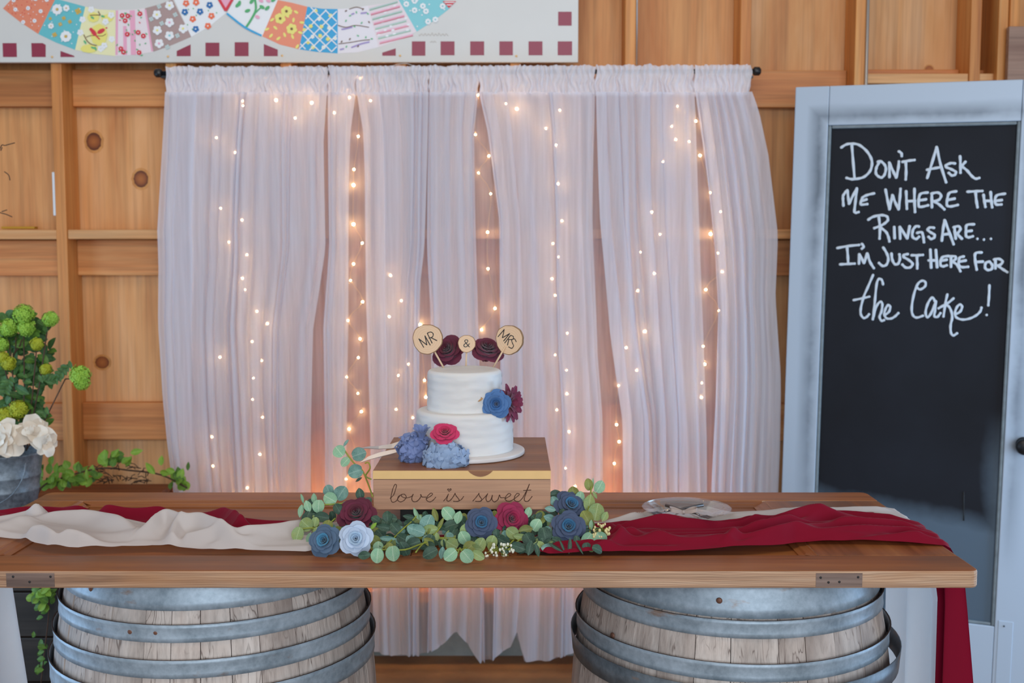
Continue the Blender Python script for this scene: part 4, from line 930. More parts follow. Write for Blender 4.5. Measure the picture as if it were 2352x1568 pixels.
CX, CY = (1067 - 1176) / F * 2.49, 2.475
build('cake_board', MB().lathe([(0, 0), (.131, 0), (.135, .002), (.135, .009), (.131, .011), (0, .011)], 48, (CX, CY, Bz1)), M['board_foil'], bevel=.001, label='round white cake board under the cake', cat='cake board')
cake = thing('wedding_cake', 'two tier white frosted wedding cake on the wooden box', 'cake', (CX, CY, Bz1 + .0112))
def tier(name, r, z0, z1, seed):
    def fn(u_, v_):
        a = u_ * 2 * PI
        if v_ < .62:
            q = v_ / .62; z = lerp(z0, z1 - .010, q); rr_ = r * (1 + .015 * (1 - q))
            ridge = .0003 * math.sin(q * 4.3 * 2 * PI + 3.5 * noise.noise((math.cos(a) * 1.1, math.sin(a) * 1.1, seed)) + .6 * a)
            rr_ += ridge + .0013 * noise.noise((math.cos(a) * 3, math.sin(a) * 3, q * 5 + seed)) + .0006 * noise.noise((math.cos(a) * 9, math.sin(a) * 9, q * 14 + seed))
        elif v_ < .74:
            q = (v_ - .62) / .12; rr_ = r - .009 * (1 - math.cos(q * PI / 2)); z = z1 - .010 + .010 * math.sin(q * PI / 2)
        else:
            q = (v_ - .74) / .26; rr_ = (r - .009) * (1 - q) + 1e-4 * q; z = z1 + .0012 * math.sin(q * 16 + a) * (1 - q)
        return Vector((CX + rr_ * math.cos(a), CY + rr_ * math.sin(a), z))
    mb = MB(); mb.grid(fn, 96, 44); return build(name, mb, M['frosting'], cake)
tier('lower_tier', .108, Bz1 + .0112, Zt + .2440, 3); tier('upper_tier', .083, Zt + .2425, Zt + .333, 9)

# cake toppers
t = NT('birch_slice'); tc = t.n('TexCoord').outputs['Object']
rg_ = t.n('TexWave', {'Vector': tc, 'Scale': 60., 'Distortion': 1.5, 'Detail': 2.}, wave_type='RINGS', rings_direction='Z').outputs['Fac']
M['slice'] = t.bsdf(t.mix(t.math('MULTIPLY', rg_, .25), lin('ddbb98'), lin('c89c72')), .55)
M['bark'] = plain('bark_rim', '8a6a4a', .8, .35)
CTZ = Zt + .333
def topper(label, px, py, rpx, bpx, bpy_, ss, ang, nrm, ox=0, glyph=None):
    b = atz(bpx, bpy_, CTZ); b.z -= .012; Yd = b.y - .004; c = at(px, py, Yd); r = rpx * Yd / F * .995
    root = thing('cake_topper', label, 'cake topper', b)
    dirv = (c - b).normalized()
    build('stick', MB().tube([b, c - dirv * r * .55], .0021, 8), M['stick'], root)
    n_ = Vector(nrm).normalized(); y_ = Vector((0, 0, 1)); fm = frame(c + n_ * -.004, n_, y_)
    mb = MB(); N = 40
    rim = lambda k, s: (r * s * (1 + .03 * math.sin(k * .5) + .012 * math.sin(k * 1.7)) * math.cos(2 * PI * k / N), r * s * (1 + .03 * math.sin(k * .5) + .012 * math.sin(k * 1.7)) * math.sin(2 * PI * k / N))
    mb.add([rim(k, .95) + (.0062,) for k in range(N)], [tuple(range(N))])
    mb.add([rim(k, 1) + (0,) for k in range(N)] + [rim(k, 1.0) + (.005,) for k in range(N)] + [rim(k, .95) + (.0062,) for k in range(N)], [tuple(range(N))[::-1]] + [(k, (k + 1) % N, N + (k + 1) % N, N + k) for k in range(N)] + [(N + k, N + (k + 1) % N, 2 * N + (k + 1) % N, 2 * N + k) for k in range(N)], 1)
    d = build('wood_slice', mb, [M['slice'], M['bark']], root, local=True, smooth=False); d.matrix_local = Matrix.Translation(-b) @ fm
    sc_ = Yd / F
    if ss:
        mb = MB(); inv = 1.0 / max(.5, -n_.y)
        strokes(mb, ss, lambda x, y: Vector((((820 + x * .20408) - px) * sc_ * inv, -((700 + y * .20408) - py) * sc_, .0064)), .0010, 2, .3, 6)
        build('lettering', mb, M['ink'], d, local=True)
    if glyph:
        fc = bpy.data.curves.new('ampersand', 'FONT'); fc.body = glyph; fc.size = .028; fc.extrude = .0002; fc.align_x = 'CENTER'; fc.align_y = 'CENTER'; fc.offset = -.0004
        o = bpy.data.objects.new('lettering', fc); C.objects.link(o); dg = bpy.context.evaluated_depsgraph_get(); me = bpy.data.meshes.new_from_object(o.evaluated_get(dg)); bpy.data.objects.remove(o)
        me.materials.clear(); me.materials.append(M['ink']); o = bpy.data.objects.new('lettering', me); C.objects.link(o); o.parent = d; o.location = (0, 0, .0066)
topper('round wood slice cake topper reading MR', 982, 778.5, 35, 1025, 843, [[(752,478),(697,382)], [(697,382),(788,450)], [(788,450),(766,347)], [(766,347),(825,452)], [(792,318),(847,430)], [(792,318),(830,304),(858,322),(852,358),(812,374)], [(830,366),(900,400)]], 0, (-.05, -1, .05))
topper('small round wood slice cake topper with ampersand', 1072, 789, 20.5, 1070, 840, None, 0, (0, -1, .06), glyph='&')
topper('round wood slice cake topper reading MRS', 1170, 780, 34.5, 1128, 840, [[(1590,362),(1660,277)], [(1660,277),(1640,372)], [(1640,372),(1722,322)], [(1722,322),(1655,408)], [(1668,430),(1732,342)], [(1732,342),(1762,352),(1758,385),(1708,388)], [(1712,390),(1700,452)], [(1797,412),(1778,380),(1748,392),(1753,425),(1768,458),(1748,487),(1712,472)]], 0, (-.45, -1, .05))

# ------------------------------------------------------------------ flowers
def petal_mesh(name, r0, r1, h0, h1, span, curl, mat, point=0., seed=0, nu=8, nv=7):
    mb = MB(); rg = random.Random(seed)
    def fn(a_, v_):
        a = (a_ - .5) * 2; ve = v_ * (1 - .24 * abs(a) ** 4 - point * abs(a) ** 1.5)
        r = r0 + (r1 - r0) * ve ** 1.35; z = h0 + (h1 - h0) * math.sin(ve * PI / 2 * .95)
        c = max(0, (ve - .62) / .38) ** 2 * curl
        r += c * .42 * (r1 + .15); z -= c * .30 * (r1 + .1)
        r *= 1 + .13 * a
        wv = .015 * math.sin(a * 3 + seed * 1.7) * ve ** 3
        th_ = a * span / 2 * (.55 + .45 * min(1, ve * 1.6))
        return Vector((r * math.cos(th_), r * math.sin(th_), z + wv))
    mb.grid(fn, nu, nv); return mb.mesh(name, mat)
ROSE = []
for li, (n, r0, r1, h0, h1, sp_, cu) in enumerate(((2, .02, .11, .12, .92, 4.8, 0), (3, .05, .21, .08, .92, 3.5, .10), (4, .09, .34, .02, .90, 2.8, .22), (5, .13, .50, -.04, .84, 2.3, .34), (5, .18, .66, -.10, .76, 2.1, .42), (6, .22, .80, -.14, .60, 1.9, .56))):
    for k in range(n):
        ROSE.append((li, petal_mesh('petal', r0, r1, h0, h1, sp_, cu, None, .10 if li > 2 else 0, li * 9 + k), 2 * PI * k / n + li * .75 + (k * .13)))
for q in ROSE: q[1].materials.clear(); q[1].materials.append(M['ink'])
RM = {k: (petalmat(k + '_inner_petal', a, b), petalmat(k + '_outer_petal', c, d)) for k, (a, b, c, d) in dict(
    burgundy=('4a0c20', '6a1030', '5c1230', '701a3c'), wine=('8e1440', 'a81c4c', '921844', 'a52652'), pink=('b41448', 'd02a60', 'c01c54', 'd63a70'), navy=('2a6288', '3a76a0', '3c4a64', '4e5c7c'),
    steel=('3a7898', '4c8cb0', '46607c', '5a7088'), pale=('a9c4dc', 'b8d0e6', 'b4c6de', 'c6d4e6'), blue=('2c5a92', '3a6ea8', '426ea4', '5880b4')).items()}
def rose(label, px, py, rpx, Y, face, col, tw=0., flat=1.0, cat='rose', name='artificial_rose', maxl=5):
    p = at(px, py, Y); r = rpx * Y / F
    fm = frame(p - Vector(face).normalized() * r * .35 * flat, face, (.2, .1, 1) if abs(face[2]) < .9 else (0, 1, 0))
    root = thing(name, label, cat, p, mat=fm)
    for li, me, a in ROSE:
        if li > maxl: continue
        inst('petal', me, root, Matrix.Rotation(a + tw, 4, 'Z') @ Matrix.Diagonal((r, r, r * flat, 1)), RM[col][0 if li < 3 else 1])
    build('calyx', MB().lathe([(0, -.22), (.10, -.2), (.22, -.06), (.2, .1)], 12), M['stem'], root, local=True); o = bpy.context.scene.collection.objects[-1]; o.scale = (r, r, r)
    return root
rose('dark burgundy rose at left end under the cake box', 820, 1184, 47, 2.262, (-.05, -.75, .75), 'burgundy', .3, .95)
rose('steel blue rose at the far left of the garland', 748, 1243, 40, 2.150, (-.25, -1, .5), 'steel', .9)
rose('pale powder blue rose beside the steel blue rose', 818, 1237, 41, 2.135, (.05, -1, .35), 'pale', 1.7)
rose('blue rose at the middle of the garland below the cake box', 1105, 1201, 38, 2.215, (.08, -1, .45), 'navy', .2)
rose('bright wine red rose right of the middle blue rose', 1172, 1192, 42, 2.242, (.35, -1, .35), 'wine', 2.4, 1.1)
rose('navy rose at right end of garland, upper of the two', 1308, 1163, 40, 2.285, (.30, -.85, .75), 'navy', 1.1)
rose('navy rose at right end of garland, lower of the two', 1305, 1212, 41, 2.215, (.02, -.95, .6), 'navy', 2.9)
rose('burgundy rose on cake top behind the MR topper', 1032, 808, 42, 2.596, (-.3, -.75, .55), 'burgundy', .6, 1.05)
rose('burgundy rose on cake top behind the MRS topper', 1117, 808, 43, 2.596, (.2, -.55, .85), 'burgundy', 1.9, 1.05)
rose('blue rose on the right side of the upper cake tier', 1140, 928, 35, 2.405, (-.05, -1, .18), 'blue', .5, .9)
rose('hot pink rose in front of the lower cake tier', 1022, 997, 34, 2.352, (0, -.62, .8), 'pink', 1.3, .85)
# tan leaf next to the blue cake rose
LEAF = {}
def leaf_mesh(kind):
    if kind in LEAF: return LEAF[kind]
    mb = MB(); nl = 9
    prof = {'round': lambda v_: (math.sin(PI * min(1, v_ * .93 + .06)) ** .52) * .5, 'oval': lambda v_: math.sin(PI * v_) ** .75 * .5, 'point': lambda v_: .5 * math.sin(PI * v_ ** .8) ** .9}[kind]
    for_v = [i / nl for i in range(nl + 1)]
    def fn(a_, v_):
        a = (a_ - .5) * 2; w_ = max(prof(v_), .012)
        return Vector((a * w_, v_, .10 * a * a * w_ * 2 + .10 * math.sin(v_ * PI) - .06 * v_))
    mb.grid(fn, 4, nl); me = mb.mesh('leaf', M['ink']); LEAF[kind] = me; return me
def leaf_at(root, p, wpx, hpx, ang, typ, tilt=.5, kind='round', rg=R, Ys=None):
    """a leaf centred on p, tip toward screen angle ang (degrees), facing roughly outward"""
    s = p.y / F; a = math.radians(ang)
    yv = Vector((math.cos(a), 0, math.sin(a)))
    n_ = Vector((rg.uniform(-tilt, tilt), -1, rg.uniform(-tilt * .4, tilt) + .25))
    fm = frame((0, 0, 0), n_, yv); yy = Vector((fm[0][1], fm[1][1], fm[2][1]))
    W, H = wpx * s, hpx * s
    pos = p - yy * H * .5 - WL[root.name]
    fm = frame(pos, n_, yv, (W, H, (W + H) / 2))
    return inst('leaf', leaf_mesh(kind), root, fm, LM[typ])
M['tan'] = leafmat('dried_tan_leaf', 'b08a5c', '9a744a', 'c8a478')
p = at(1100, 917, 2.40); root = thing('dried_leaf', 'small tan dried leaf beside the blue cake rose', 'leaf', p)
LM['tan'] = M['tan']; leaf_at(root, p, 11, 20, 195, 'tan', .2, 'oval')
# dahlia
dp = at(1168, 925, 2.432); fm = frame(dp, (.85, -.62, .12), (0, 0, 1)); r = 47 * 2.43 / F
dahlia = thing('burgundy_dahlia', 'burgundy dahlia tucked behind the blue rose on the cake', 'flower', dp, mat=fm)
pm_ = MB()
pm_.grid(lambda a_, v_: Vector((v_, (a_ - .5) * .46 * math.sin(PI * min(1, v_ * .86 + .1)) ** .6, .10 * v_ + .18 * (a_ - .5) ** 2 - .12 * v_ * v_)), 3, 6); dpm = pm_.mesh('petal', M['ink'])
DMt = petalmat('dahlia_petal', '6a1636', '8c2a50')
for k in range(44):
    ring = k // 11; a = k * 2.39996
    inst('petal', dpm, dahlia, Matrix.Rotation(a, 4, 'Z') @ Matrix.Rotation(-.12 - ring * .30, 4, 'Y') @ Matrix.Scale(r * (1 - ring * .17), 4), DMt)
# hydrangea heads
fmsh = MB()
for k in range(4):
    a = k * PI / 2
    def pf(a_, v_, a=a):
        wdt = math.sin(PI * min(1, v_ * .90 + .07)) ** .5 * .72
        x, y, z = v_, (a_ - .5) * 2 * wdt * .5, .12 * math.sin(v_ * PI) + .28 * v_ * v_ * .4 - .5 * ((a_ - .5) ** 2) * v_
        return Vector((x * math.cos(a) - y * math.sin(a), x * math.sin(a) + y * math.cos(a), z))
    fmsh.grid(pf, 4, 7)
flor = fmsh.mesh('floret', M['ink'])
def hydrangea(label, px, py, rx, rz, Y, mat, n, fs, seed, squash=.8):
    rg = random.Random(seed); c = at(px, py, Y); s = Y / F
    root = thing('hydrangea_head', label, 'flower', c)
    for k in range(n):
        zz = 1 - (k + .5) / n * 1.55; a = k * 2.39996 + rg.uniform(-.2, .2); rr_ = math.sqrt(max(0, 1 - zz * zz))
        d = Vector((rr_ * math.cos(a), -abs(zz) if zz > 0 else -zz * .3, rr_ * math.sin(a)))
        d = Vector((rr_ * math.cos(a), -zz, rr_ * math.sin(a)))
        p = Vector((d.x * rx * s, d.y * rx * s * squash, d.z * rz * s))
        nrm = d + Vector((rg.uniform(-.3, .3), rg.uniform(-.3, .1), rg.uniform(-.2, .4)))
        inst('floret', flor, root, frame(p, nrm, (rg.uniform(-1, 1), rg.uniform(-1, 1), rg.uniform(-1, 1)), (fs * s,) * 3), mat)
    build('core', MB().sphere(c, 1, 14, 10, (rx * s * .8, rx * s * squash * .8, rz * s * .8)), mat, root)
    return root
HP = petalmat('pale_blue_hydrangea_petal', '8fa9cc', 'a9bcd8', .7, .2); HD = petalmat('dusty_blue_hydrangea_petal', '6b7fb2', '8894bc', .7, .2)
hydrangea('dusty lavender blue hydrangea left of the cake', 950, 1030, 30, 34, 2.385, HD, 34, 24, 5)
hydrangea('pale blue hydrangea lying at front edge of the cake box', 1024, 1050, 47, 28, 2.335, HP, 44, 24, 8)
# dusty blue bud standing above the lavender hydrangea
bp = at(967, 1003, 2.372); bud = thing('blue_flower_bud', 'dusty blue half open flower against the lower cake tier', 'flower', bp, mat=frame(bp, (.05, -.35, 1), (0, 1, 0)))
cup = petal_mesh('petal', .12, .62, -.6, .75, 1.25, .0, M['ink'], .35, 3)
for k in range(14): inst('petal', cup, bud, Matrix.Rotation(k * 2.4, 4, 'Z') @ Matrix.Scale(.033 * (1 - .02 * k), 4), HD)
# cake knife and server
def blade(name, label, pts, w0, Y0, Y1, mat):
    mb = MB(); n = len(pts) - 1
    P = [at(x, y, lerp(Y0, Y1, i / n)) for i, (x, y, _) in enumerate(pts)]
    vs = []
    for p, (_, _, wd) in zip(P, pts):
        h = wd * .36 * p.y / F; vs += [p + Vector((0, h * .9, h * .8)), p + Vector((0, -h * .9, -h * .8))]
    th_ = Vector((0, .0010, -.0012))
    m = len(vs); allv = vs + [v_ + th_ for v_ in vs]; fs = []
    for i in range(n):
        a = 2 * i; fs += [(a, a + 1, a + 3, a + 2), (m + a + 2, m + a + 3, m + a + 1, m + a), (a + 1, m + a + 1, m + a + 3, a + 3), (a, a + 2, m + a + 2, m + a)]
    mb.add(allv, fs); root = thing(name, label, 'cutlery', P[n // 2]); build('blade', mb, mat, root, smooth=False)
    build('handle', MB().tube([P[-1], P[-1] + (P[-1] - P[0]).normalized() * .07 + Vector((0, .03, 0))], .005, 10), mat, root)
blade('cake_knife', 'silver cake knife sticking out left above the cake server', [(826, 1029, 1), (845, 1027, 6), (870, 1027, 10), (900, 1024, 16), (925, 1017, 20), (940, 1016, 14)], 0, 2.42, 2.47, M['steel'])
blade('cake_server', 'silver cake server pointing left below the cake knife', [(827, 1062, 1), (845, 1052, 12), (870, 1044, 15), (895, 1038, 14), (925, 1032, 8), (940, 1030, 6)], 0, 2.38, 2.42, M['steel'])

# ------------------------------------------------------------------ eucalyptus garland
def gY(x, y):
    inb = 850 < x < 1272
    Y = 2.128 + (1292 - y) / 122 * .135
    return min(Y, 2.268 if inb else 2.34, atz(x, y, Zt + .016).y)
gar = thing('eucalyptus_garland', 'green silver dollar eucalyptus garland lying under the cake box', 'garland', (-.1, 2.2, Zt))
EU = [(779,1036,30,28,130,'p'),(795,1017,7,20,60,'t'),(825,1043,32,32,20,'t'),(793,1061,20,24,230,'p'),(816,1083,33,33,200,'t'),(824,1101,6,18,215,'d'),
 (755,1126,25,28,120,'t'),(784,1132,33,34,60,'t'),(758,1145,30,32,150,'p'),(694,1145,7,24,100,'p'),(707,1162,18,28,110,'p'),(722,1145,13,26,100,'p'),(732,1163,28,30,270,'p'),(691,1173,13,30,262,'p'),(827,1135,20,30,100,'d'),
 (846,1150,18,18,60,'d'),(739,1187,24,34,170,'d'),(776,1168,22,26,120,'d'),(703,1204,33,32,140,'y'),(724,1198,19,22,80,'y'),(684,1227,28,33,255,'y'),(753,1205,24,22,80,'o'),(728,1219,17,18,100,'y'),(711,1236,15,28,260,'p'),
 (858,1208,9,21,55,'g'),(890,1185,22,24,100,'d'),(861,1241,24,28,130,'o'),(869,1255,24,24,90,'p'),(867,1276,30,33,265,'p'),(903,1271,33,34,280,'p'),(894,1256,20,20,80,'o'),(837,1275,20,32,185,'d'),(884,1211,18,38,170,'d'),(907,1212,24,28,130,'d'),
 (949,1216,26,30,150,'t'),(946,1244,26,34,130,'t'),(890,1236,12,42,178,'t'),(926,1237,24,34,150,'d'),(958,1218,28,36,160,'t'),(982,1201,34,40,70,'t'),(972,1198,10,36,120,'p'),(1029,1179,30,34,130,'p'),(1053,1188,20,30,80,'p'),(1011,1203,9,34,240,'o'),
 (1073,1218,33,33,80,'y'),(1066,1234,29,31,120,'p'),(1038,1250,30,29,150,'y'),(1034,1274,30,33,220,'p'),(1073,1277,32,32,310,'p'),(1079,1256,29,30,40,'o'),(1101,1252,28,38,60,'y'),(1129,1244,27,31,70,'y'),(1099,1275,22,30,330,'y'),(986,1244,18,30,150,'o'),
 (1004,1232,13,19,100,'y'),(1020,1246,16,17,80,'y'),(988,1270,28,36,210,'d'),(1015,1269,15,28,260,'t'),(949,1248,28,34,200,'d'),(1159,1244,22,36,150,'d'),(1190,1256,24,36,160,'d'),(1176,1223,28,30,140,'y'),(1207,1216,22,34,10,'o'),(1196,1233,16,34,350,'y'),
 (1213,1176,17,24,70,'p'),(1232,1205,28,29,60,'p'),(1140,1223,16,18,100,'d'),(1217,1258,20,34,255,'d'),(1233,1262,12,34,285,'d'),(1251,1230,32,38,280,'d'),(1275,1134,18,30,10,'d'),(1273,1150,20,22,120,'t'),(1264,1169,14,26,170,'t'),(1263,1190,18,30,160,'t'),
 (1292,1177,16,18,80,'d'),(1317,1131,26,28,100,'o'),(1332,1142,22,28,80,'p'),(1352,1112,20,27,100,'o'),(1362,1108,5,22,92,'p'),(1377,1117,25,29,60,'p'),(1366,1136,8,20,300,'y'),(1354,1156,26,44,85,'y'),(1370,1175,36,40,80,'y'),(1389,1186,16,26,60,'y'),
 (1347,1188,30,34,120,'o'),(1358,1206,10,27,95,'p'),(1348,1238,26,33,230,'p'),(1379,1237,31,32,300,'p'),(1308,1253,10,36,262,'d'),(1325,1241,16,22,280,'d'),(1276,1256,8,40,330,'d'),(1291,1254,6,32,290,'d'),(1330,1256,6,38,300,'d'),(1347,1254,20,16,280,'d'),
 (957,1180,10,32,120,'p'),(940,1187,12,30,170,'d'),(1000,1182,14,34,110,'o'),(1090,1178,16,20,60,'t'),(1238,1185,14,22,60,'d'),(1215,1238,30,30,300,'d')]
for x, y, w_, h_, a, ty in EU:
    leaf_at(gar, at(x, y, gY(x, y)), w_ * 1.04, h_ * 1.04, a, ty, .18 if w_ > 12 else .35, 'round' if h_ < w_ * 1.45 else 'oval')
rg = random.Random(4)
for k in range(180):
    x = rg.uniform(700, 1385) if k < 110 else rg.uniform(850, 1260); y = rg.uniform(1185 if 850 < x < 1270 else 1160, 1262); w_ = rg.uniform(16, 28)
    leaf_at(gar, at(x, y, gY(x, y) + rg.uniform(.006, .035)), w_, w_ * rg.uniform(1.0, 1.5), rg.uniform(0, 360), rg.choice('ddddtyo'), .8, 'round', rg)
mb = MB()
for pts in ([(790,1032),(812,1062),(832,1080),(845,1110),(856,1140)], [(852,1100),(840,1092),(850,1075),(846,1062),(838,1064)], [(815,1150),(790,1155),(760,1158),(720,1160),(700,1165)], [(770,1190),(740,1215),(715,1212),(690,1215)], [(905,1258),(885,1262),(870,1262)], [(960,1180),(945,1198),(925,1215),(905,1235),(880,1258)],
            [(1015,1205),(1000,1225),(970,1250),(955,1268)], [(1060,1265),(1056,1258),(1052,1270)], [(1180,1240),(1170,1250),(1165,1258)], [(1200,1235),(1180,1250),(1168,1262)], [(1345,1190),(1352,1165),(1356,1140),(1358,1115)], [(1362,1240),(1355,1225),(1356,1205)], [(890,1262),(930,1262),(965,1250),(1000,1240)], [(1090,1250),(1060,1262),(1030,1262)]):
    mb.tube(smooth_line([at(x, y, gY(x, y) + .004) for x, y in pts], 4), .0017, 6)
mb.tube(smooth_line([at(x, y, Y) for x, y, Y in ((705, 1205, 2.24), (800, 1225, 2.23), (950, 1235, 2.22), (1100, 1238, 2.21), (1250, 1235, 2.22), (1350, 1215, 2.26))], 6), .004, 6)
build('stem', mb, M['stem'], gar)
M['berry'] = plain('white_berry', 'dfe0cc', .4, .15); M['berryy'] = plain('cream_berry', 'd8c890', .4, .15)
def berries(label, cx, cy, rx, ry, n, mat, seed, Y):
    rg = random.Random(seed); root = thing('berry_spray', label, 'berries', at(cx, cy, Y)); st = MB()
    bm_ = MB().sphere((0, 0, 0), 1, 8, 6, (1, 1, 1.3)).mesh('berry', mat); c = at(cx, cy, Y + .012)
    for k in range(n):
        p = at(cx + rg.uniform(-rx, rx), cy + rg.uniform(-ry, ry), Y + rg.uniform(-.004, .012)); inst('berry', bm_, root, Matrix.Translation(p - WL[root.name]) @ Matrix.Scale(rg.uniform(.0022, .0030), 4)); st.tube([c, (c + p) / 2 + Vector((0, 0, .004)), p], .0006, 4)
    build('stem', st, M['stem'], root)
berries('spray of tiny white berries at front of the garland', 1148, 1266, 34, 17, 38, M['berry'], 3, 2.135)
berries('spray of cream berries at the right tip of the garland', 1382, 1222, 19, 19, 34, M['berryy'], 6, 2.19)

# ------------------------------------------------------------------ glass plate, forks, bow
pc = atz(1577, 1183, Zt + .016)
PR = 104 * pc.y / F
plate = build('glass_plate', MB().lathe([(0, 0), (PR * .55, 0), (PR * .62, .002), (PR * .68, .008), (PR * .97, .0145), (PR, .0165), (PR * .985, .0175), (PR * .66, .0105), (PR * .60, .0045), (PR * .54, .0025), (0, .0025)], 56, (pc.x, pc.y, Zt + .0175)), M['glass'], label='clear glass plate on white cloth at the right side of the table', cat='plate')
def fork(label, hx, hy, tx, ty):
    z = Zt + .034; a, b = atz(hx, hy, z + .004), atz(tx, ty, z); d = (b - a); L = d.length; d.normalize(); sd = Vector((-d.y, d.x, 0))
    root = thing('dessert_fork', label, 'fork', (a + b) / 2)
    mb = MB(); mb.tube([a, lerp(a, b, .35), lerp(a, b, .62), lerp(a, b, .72)], [.0042, .003, .0018, .0024], 8); build('handle', mb, M['fork'], root)
    q = lerp(a, b, .72); mb = MB(); mb.add([q - sd * .003, q + sd * .003, q + d * .014 + sd * .009, q + d * .014 - sd * .009] + [v_ + Vector((0, 0, -.0015)) for v_ in (q - sd * .003, q + sd * .003, q + d * .014 + sd * .009, q + d * .014 - sd * .009)], [(0, 1, 2, 3), (7, 6, 5, 4), (0, 4, 5, 1), (1, 5, 6, 2), (2, 6, 7, 3), (3, 7, 4, 0)]); build('head', mb, M['fork'], root, smooth=False)
    for k in range(4):
        o_ = q + d * .0135 + sd * lerp(-.0075, .0075, k / 3); build('tine', MB().tube([o_, o_ + d * L * .14, o_ + d * L * .2 + Vector((0, 0, .003))], [.0013, .0011, .0006], 6), M['fork'], root)
fork('dessert fork on the glass plate with its tines toward the right', 1530, 1160, 1636, 1190)
fork('dessert fork on the glass plate with its tines toward the left', 1614, 1160, 1492, 1180)
M['ribbon'] = plain('pale_grey_ribbon', 'a5958e', .5)
bc = atz(1570, 1176, Zt + .036); bow = thing('ribbon_bow', 'small pale ribbon bow tying the two dessert forks together', 'ribbon', bc)
for s in (1, -1):
    mb = MB(); mb.grid(lambda a_, v_: bc + Vector((s * .030 * math.sin(a_ * PI) * (1.0), .012 * math.sin(a_ * 2 * PI) + (v_ - .5) * .006, .008 * math.sin(a_ * PI) + (v_ - .5) * .006)), 16, 2); build('loop', mb, M['ribbon'], bow)
    mb = MB(); mb.grid(lambda a_, v_: bc + Vector((s * .030 * a_, -.016 * a_ + (v_ - .5) * .004, -.006 * a_ + .003 * math.sin(a_ * 5) + (v_ - .5) * .004)), 10, 2); build('tail', mb, M['ribbon'], bow)
build('knot', MB().sphere(bc, .005, 10, 6), M['ribbon'], bow)

# ------------------------------------------------------------------ left: crate, bucket, flowers, ivy
CXr = at(398, 1112, 3.9).x
crate = thing('wooden_crate', 'large brown wooden crate behind the left end of the table', 'crate', (-1.7, 3.5, 0))
for k in range(5):
    y0 = 3.15 + k * .15; build('top_board', MB().box((-2.25, y0 + .002, .675), (CXr, y0 + .148, .70 + R.uniform(-.003, .003))), M['crate'], crate, smooth=False, bevel=.003)
for k in range(5):
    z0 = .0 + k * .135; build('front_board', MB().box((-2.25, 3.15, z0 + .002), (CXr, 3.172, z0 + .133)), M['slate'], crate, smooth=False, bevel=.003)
    build('side_board', MB().box((CXr - .022, 3.173, z0 + .002), (CXr, 3.9, z0 + .133)), M['crate'], crate, smooth=False, bevel=.003)
bx, by, bz = -1.555, 3.36, .7035
bucket = thing('metal_bucket', 'galvanised metal bucket of flowers on the crate at far left', 'bucket', (bx, by, bz))
BHt = .208
bprof = [(.078, 0), (.080, .002), (.096, .09), (.0985, .094), (.0985, .098), (.0965, .102), (.1015, .135), (.104, .138), (.104, .142), (.102, .146), (.111, BHt - .004), (.115, BHt), (.113, BHt + .004), (.109, BHt), (.078, .01), (0, .01)]
build('pail', MB().lathe([(0, 0)] + bprof, 48, (bx, by, bz)), M['bucket'], bucket)
build('handle', MB().tube([(bx + .113 * math.cos(a), by - .11 - .02 * math.sin(a), bz + BHt - .012 - .125 * math.sin(a)) for a in [PI * k / 16 for k in range(17)]], .0018, 6), M['bucket'], bucket)
# bouquet of green snowball blooms
bq = thing('green_bouquet', 'bush of green leaves with round lime snowball blooms in the bucket', 'bouquet', (bx, by, bz + .02))
def pom(px, py, rpx, Y, mat, seed):
    c = at(px, py, Y); r = rpx * Y / F; rg = random.Random(seed); mb = MB()
    mb.sphere(c, r * .72, 10, 8)
    for k in range(95):
        z = 1 - 2 * (k + .5) / 95; a = k * 2.39996; rr_ = math.sqrt(1 - z * z); d = Vector((rr_ * math.cos(a), rr_ * math.sin(a), z)); p = c + d * r * rg.uniform(.78, 1.0)
        fm = frame(p, d + Vector((rg.uniform(-.4, .4),) * 3), (rg.uniform(-1, 1), rg.uniform(-1, 1), rg.uniform(-1, 1))); s = r * .24
        for q in range(4):
            b_ = q * PI / 2; loc = [(0, 0, 0), (math.cos(b_ - .6) * s * .8, math.sin(b_ - .6) * s * .8, s * .25), (math.cos(b_) * s * 1.15, math.sin(b_) * s * 1.15, s * .15), (math.cos(b_ + .6) * s * .8, math.sin(b_ + .6) * s * .8, s * .25)]
            mb.add([fm @ Vector(l) for l in loc], [(0, 1, 2, 3)])
    build('bloom', mb, mat, bq)
PGa = plain('snowball_green', '8fb83c', .7, .2); PGb = plain('snowball_olive', 'a2a820', .7, .2)
for k, (px, py, rp, m_) in enumerate(((54, 722, 24, PGa), (20, 752, 21, PGa), (60, 752, 20, PGa), (2, 790, 18, PGa), (116, 732, 18, PGa), (84, 790, 15, PGb), (20, 834, 17, PGb), (184, 862, 24, PGa), (188, 878, 18, PGa), (42, 940, 22, PGb), (12, 956, 22, PGb), (105, 848, 14, PGb), (6, 820, 14, PGb))):
    pom(px, py, rp, 3.36 if px < 150 else 3.33, m_, k)
rg = random.Random(12)
for k in range(250):
    x, y = rg.gauss(58, 46), rg.uniform(722, 975)
    if x > 122 or x < -40: x = rg.uniform(-20, 121)
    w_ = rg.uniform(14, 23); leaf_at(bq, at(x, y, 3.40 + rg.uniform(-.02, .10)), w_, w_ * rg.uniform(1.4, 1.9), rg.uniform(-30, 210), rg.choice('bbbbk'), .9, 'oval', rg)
for (x0, y0, x1, y1, n) in ((120, 880, 158, 836, 6), (70, 985, 105, 940, 5), (8, 905, 22, 870, 5), (96, 868, 140, 866, 5)):
    for k in range(n):
        q = (k + .5) / n; x, y = lerp(x0, x1, q), lerp(y0, y1, q); base_a = math.degrees(math.atan2(-(y1 - y0), x1 - x0))
        for s in (1, -1): leaf_at(bq, at(x + s * 7, y - s * 2, 3.33), 10, 22, base_a + s * 62, 'b', .35, 'oval', rg)
mb = MB()
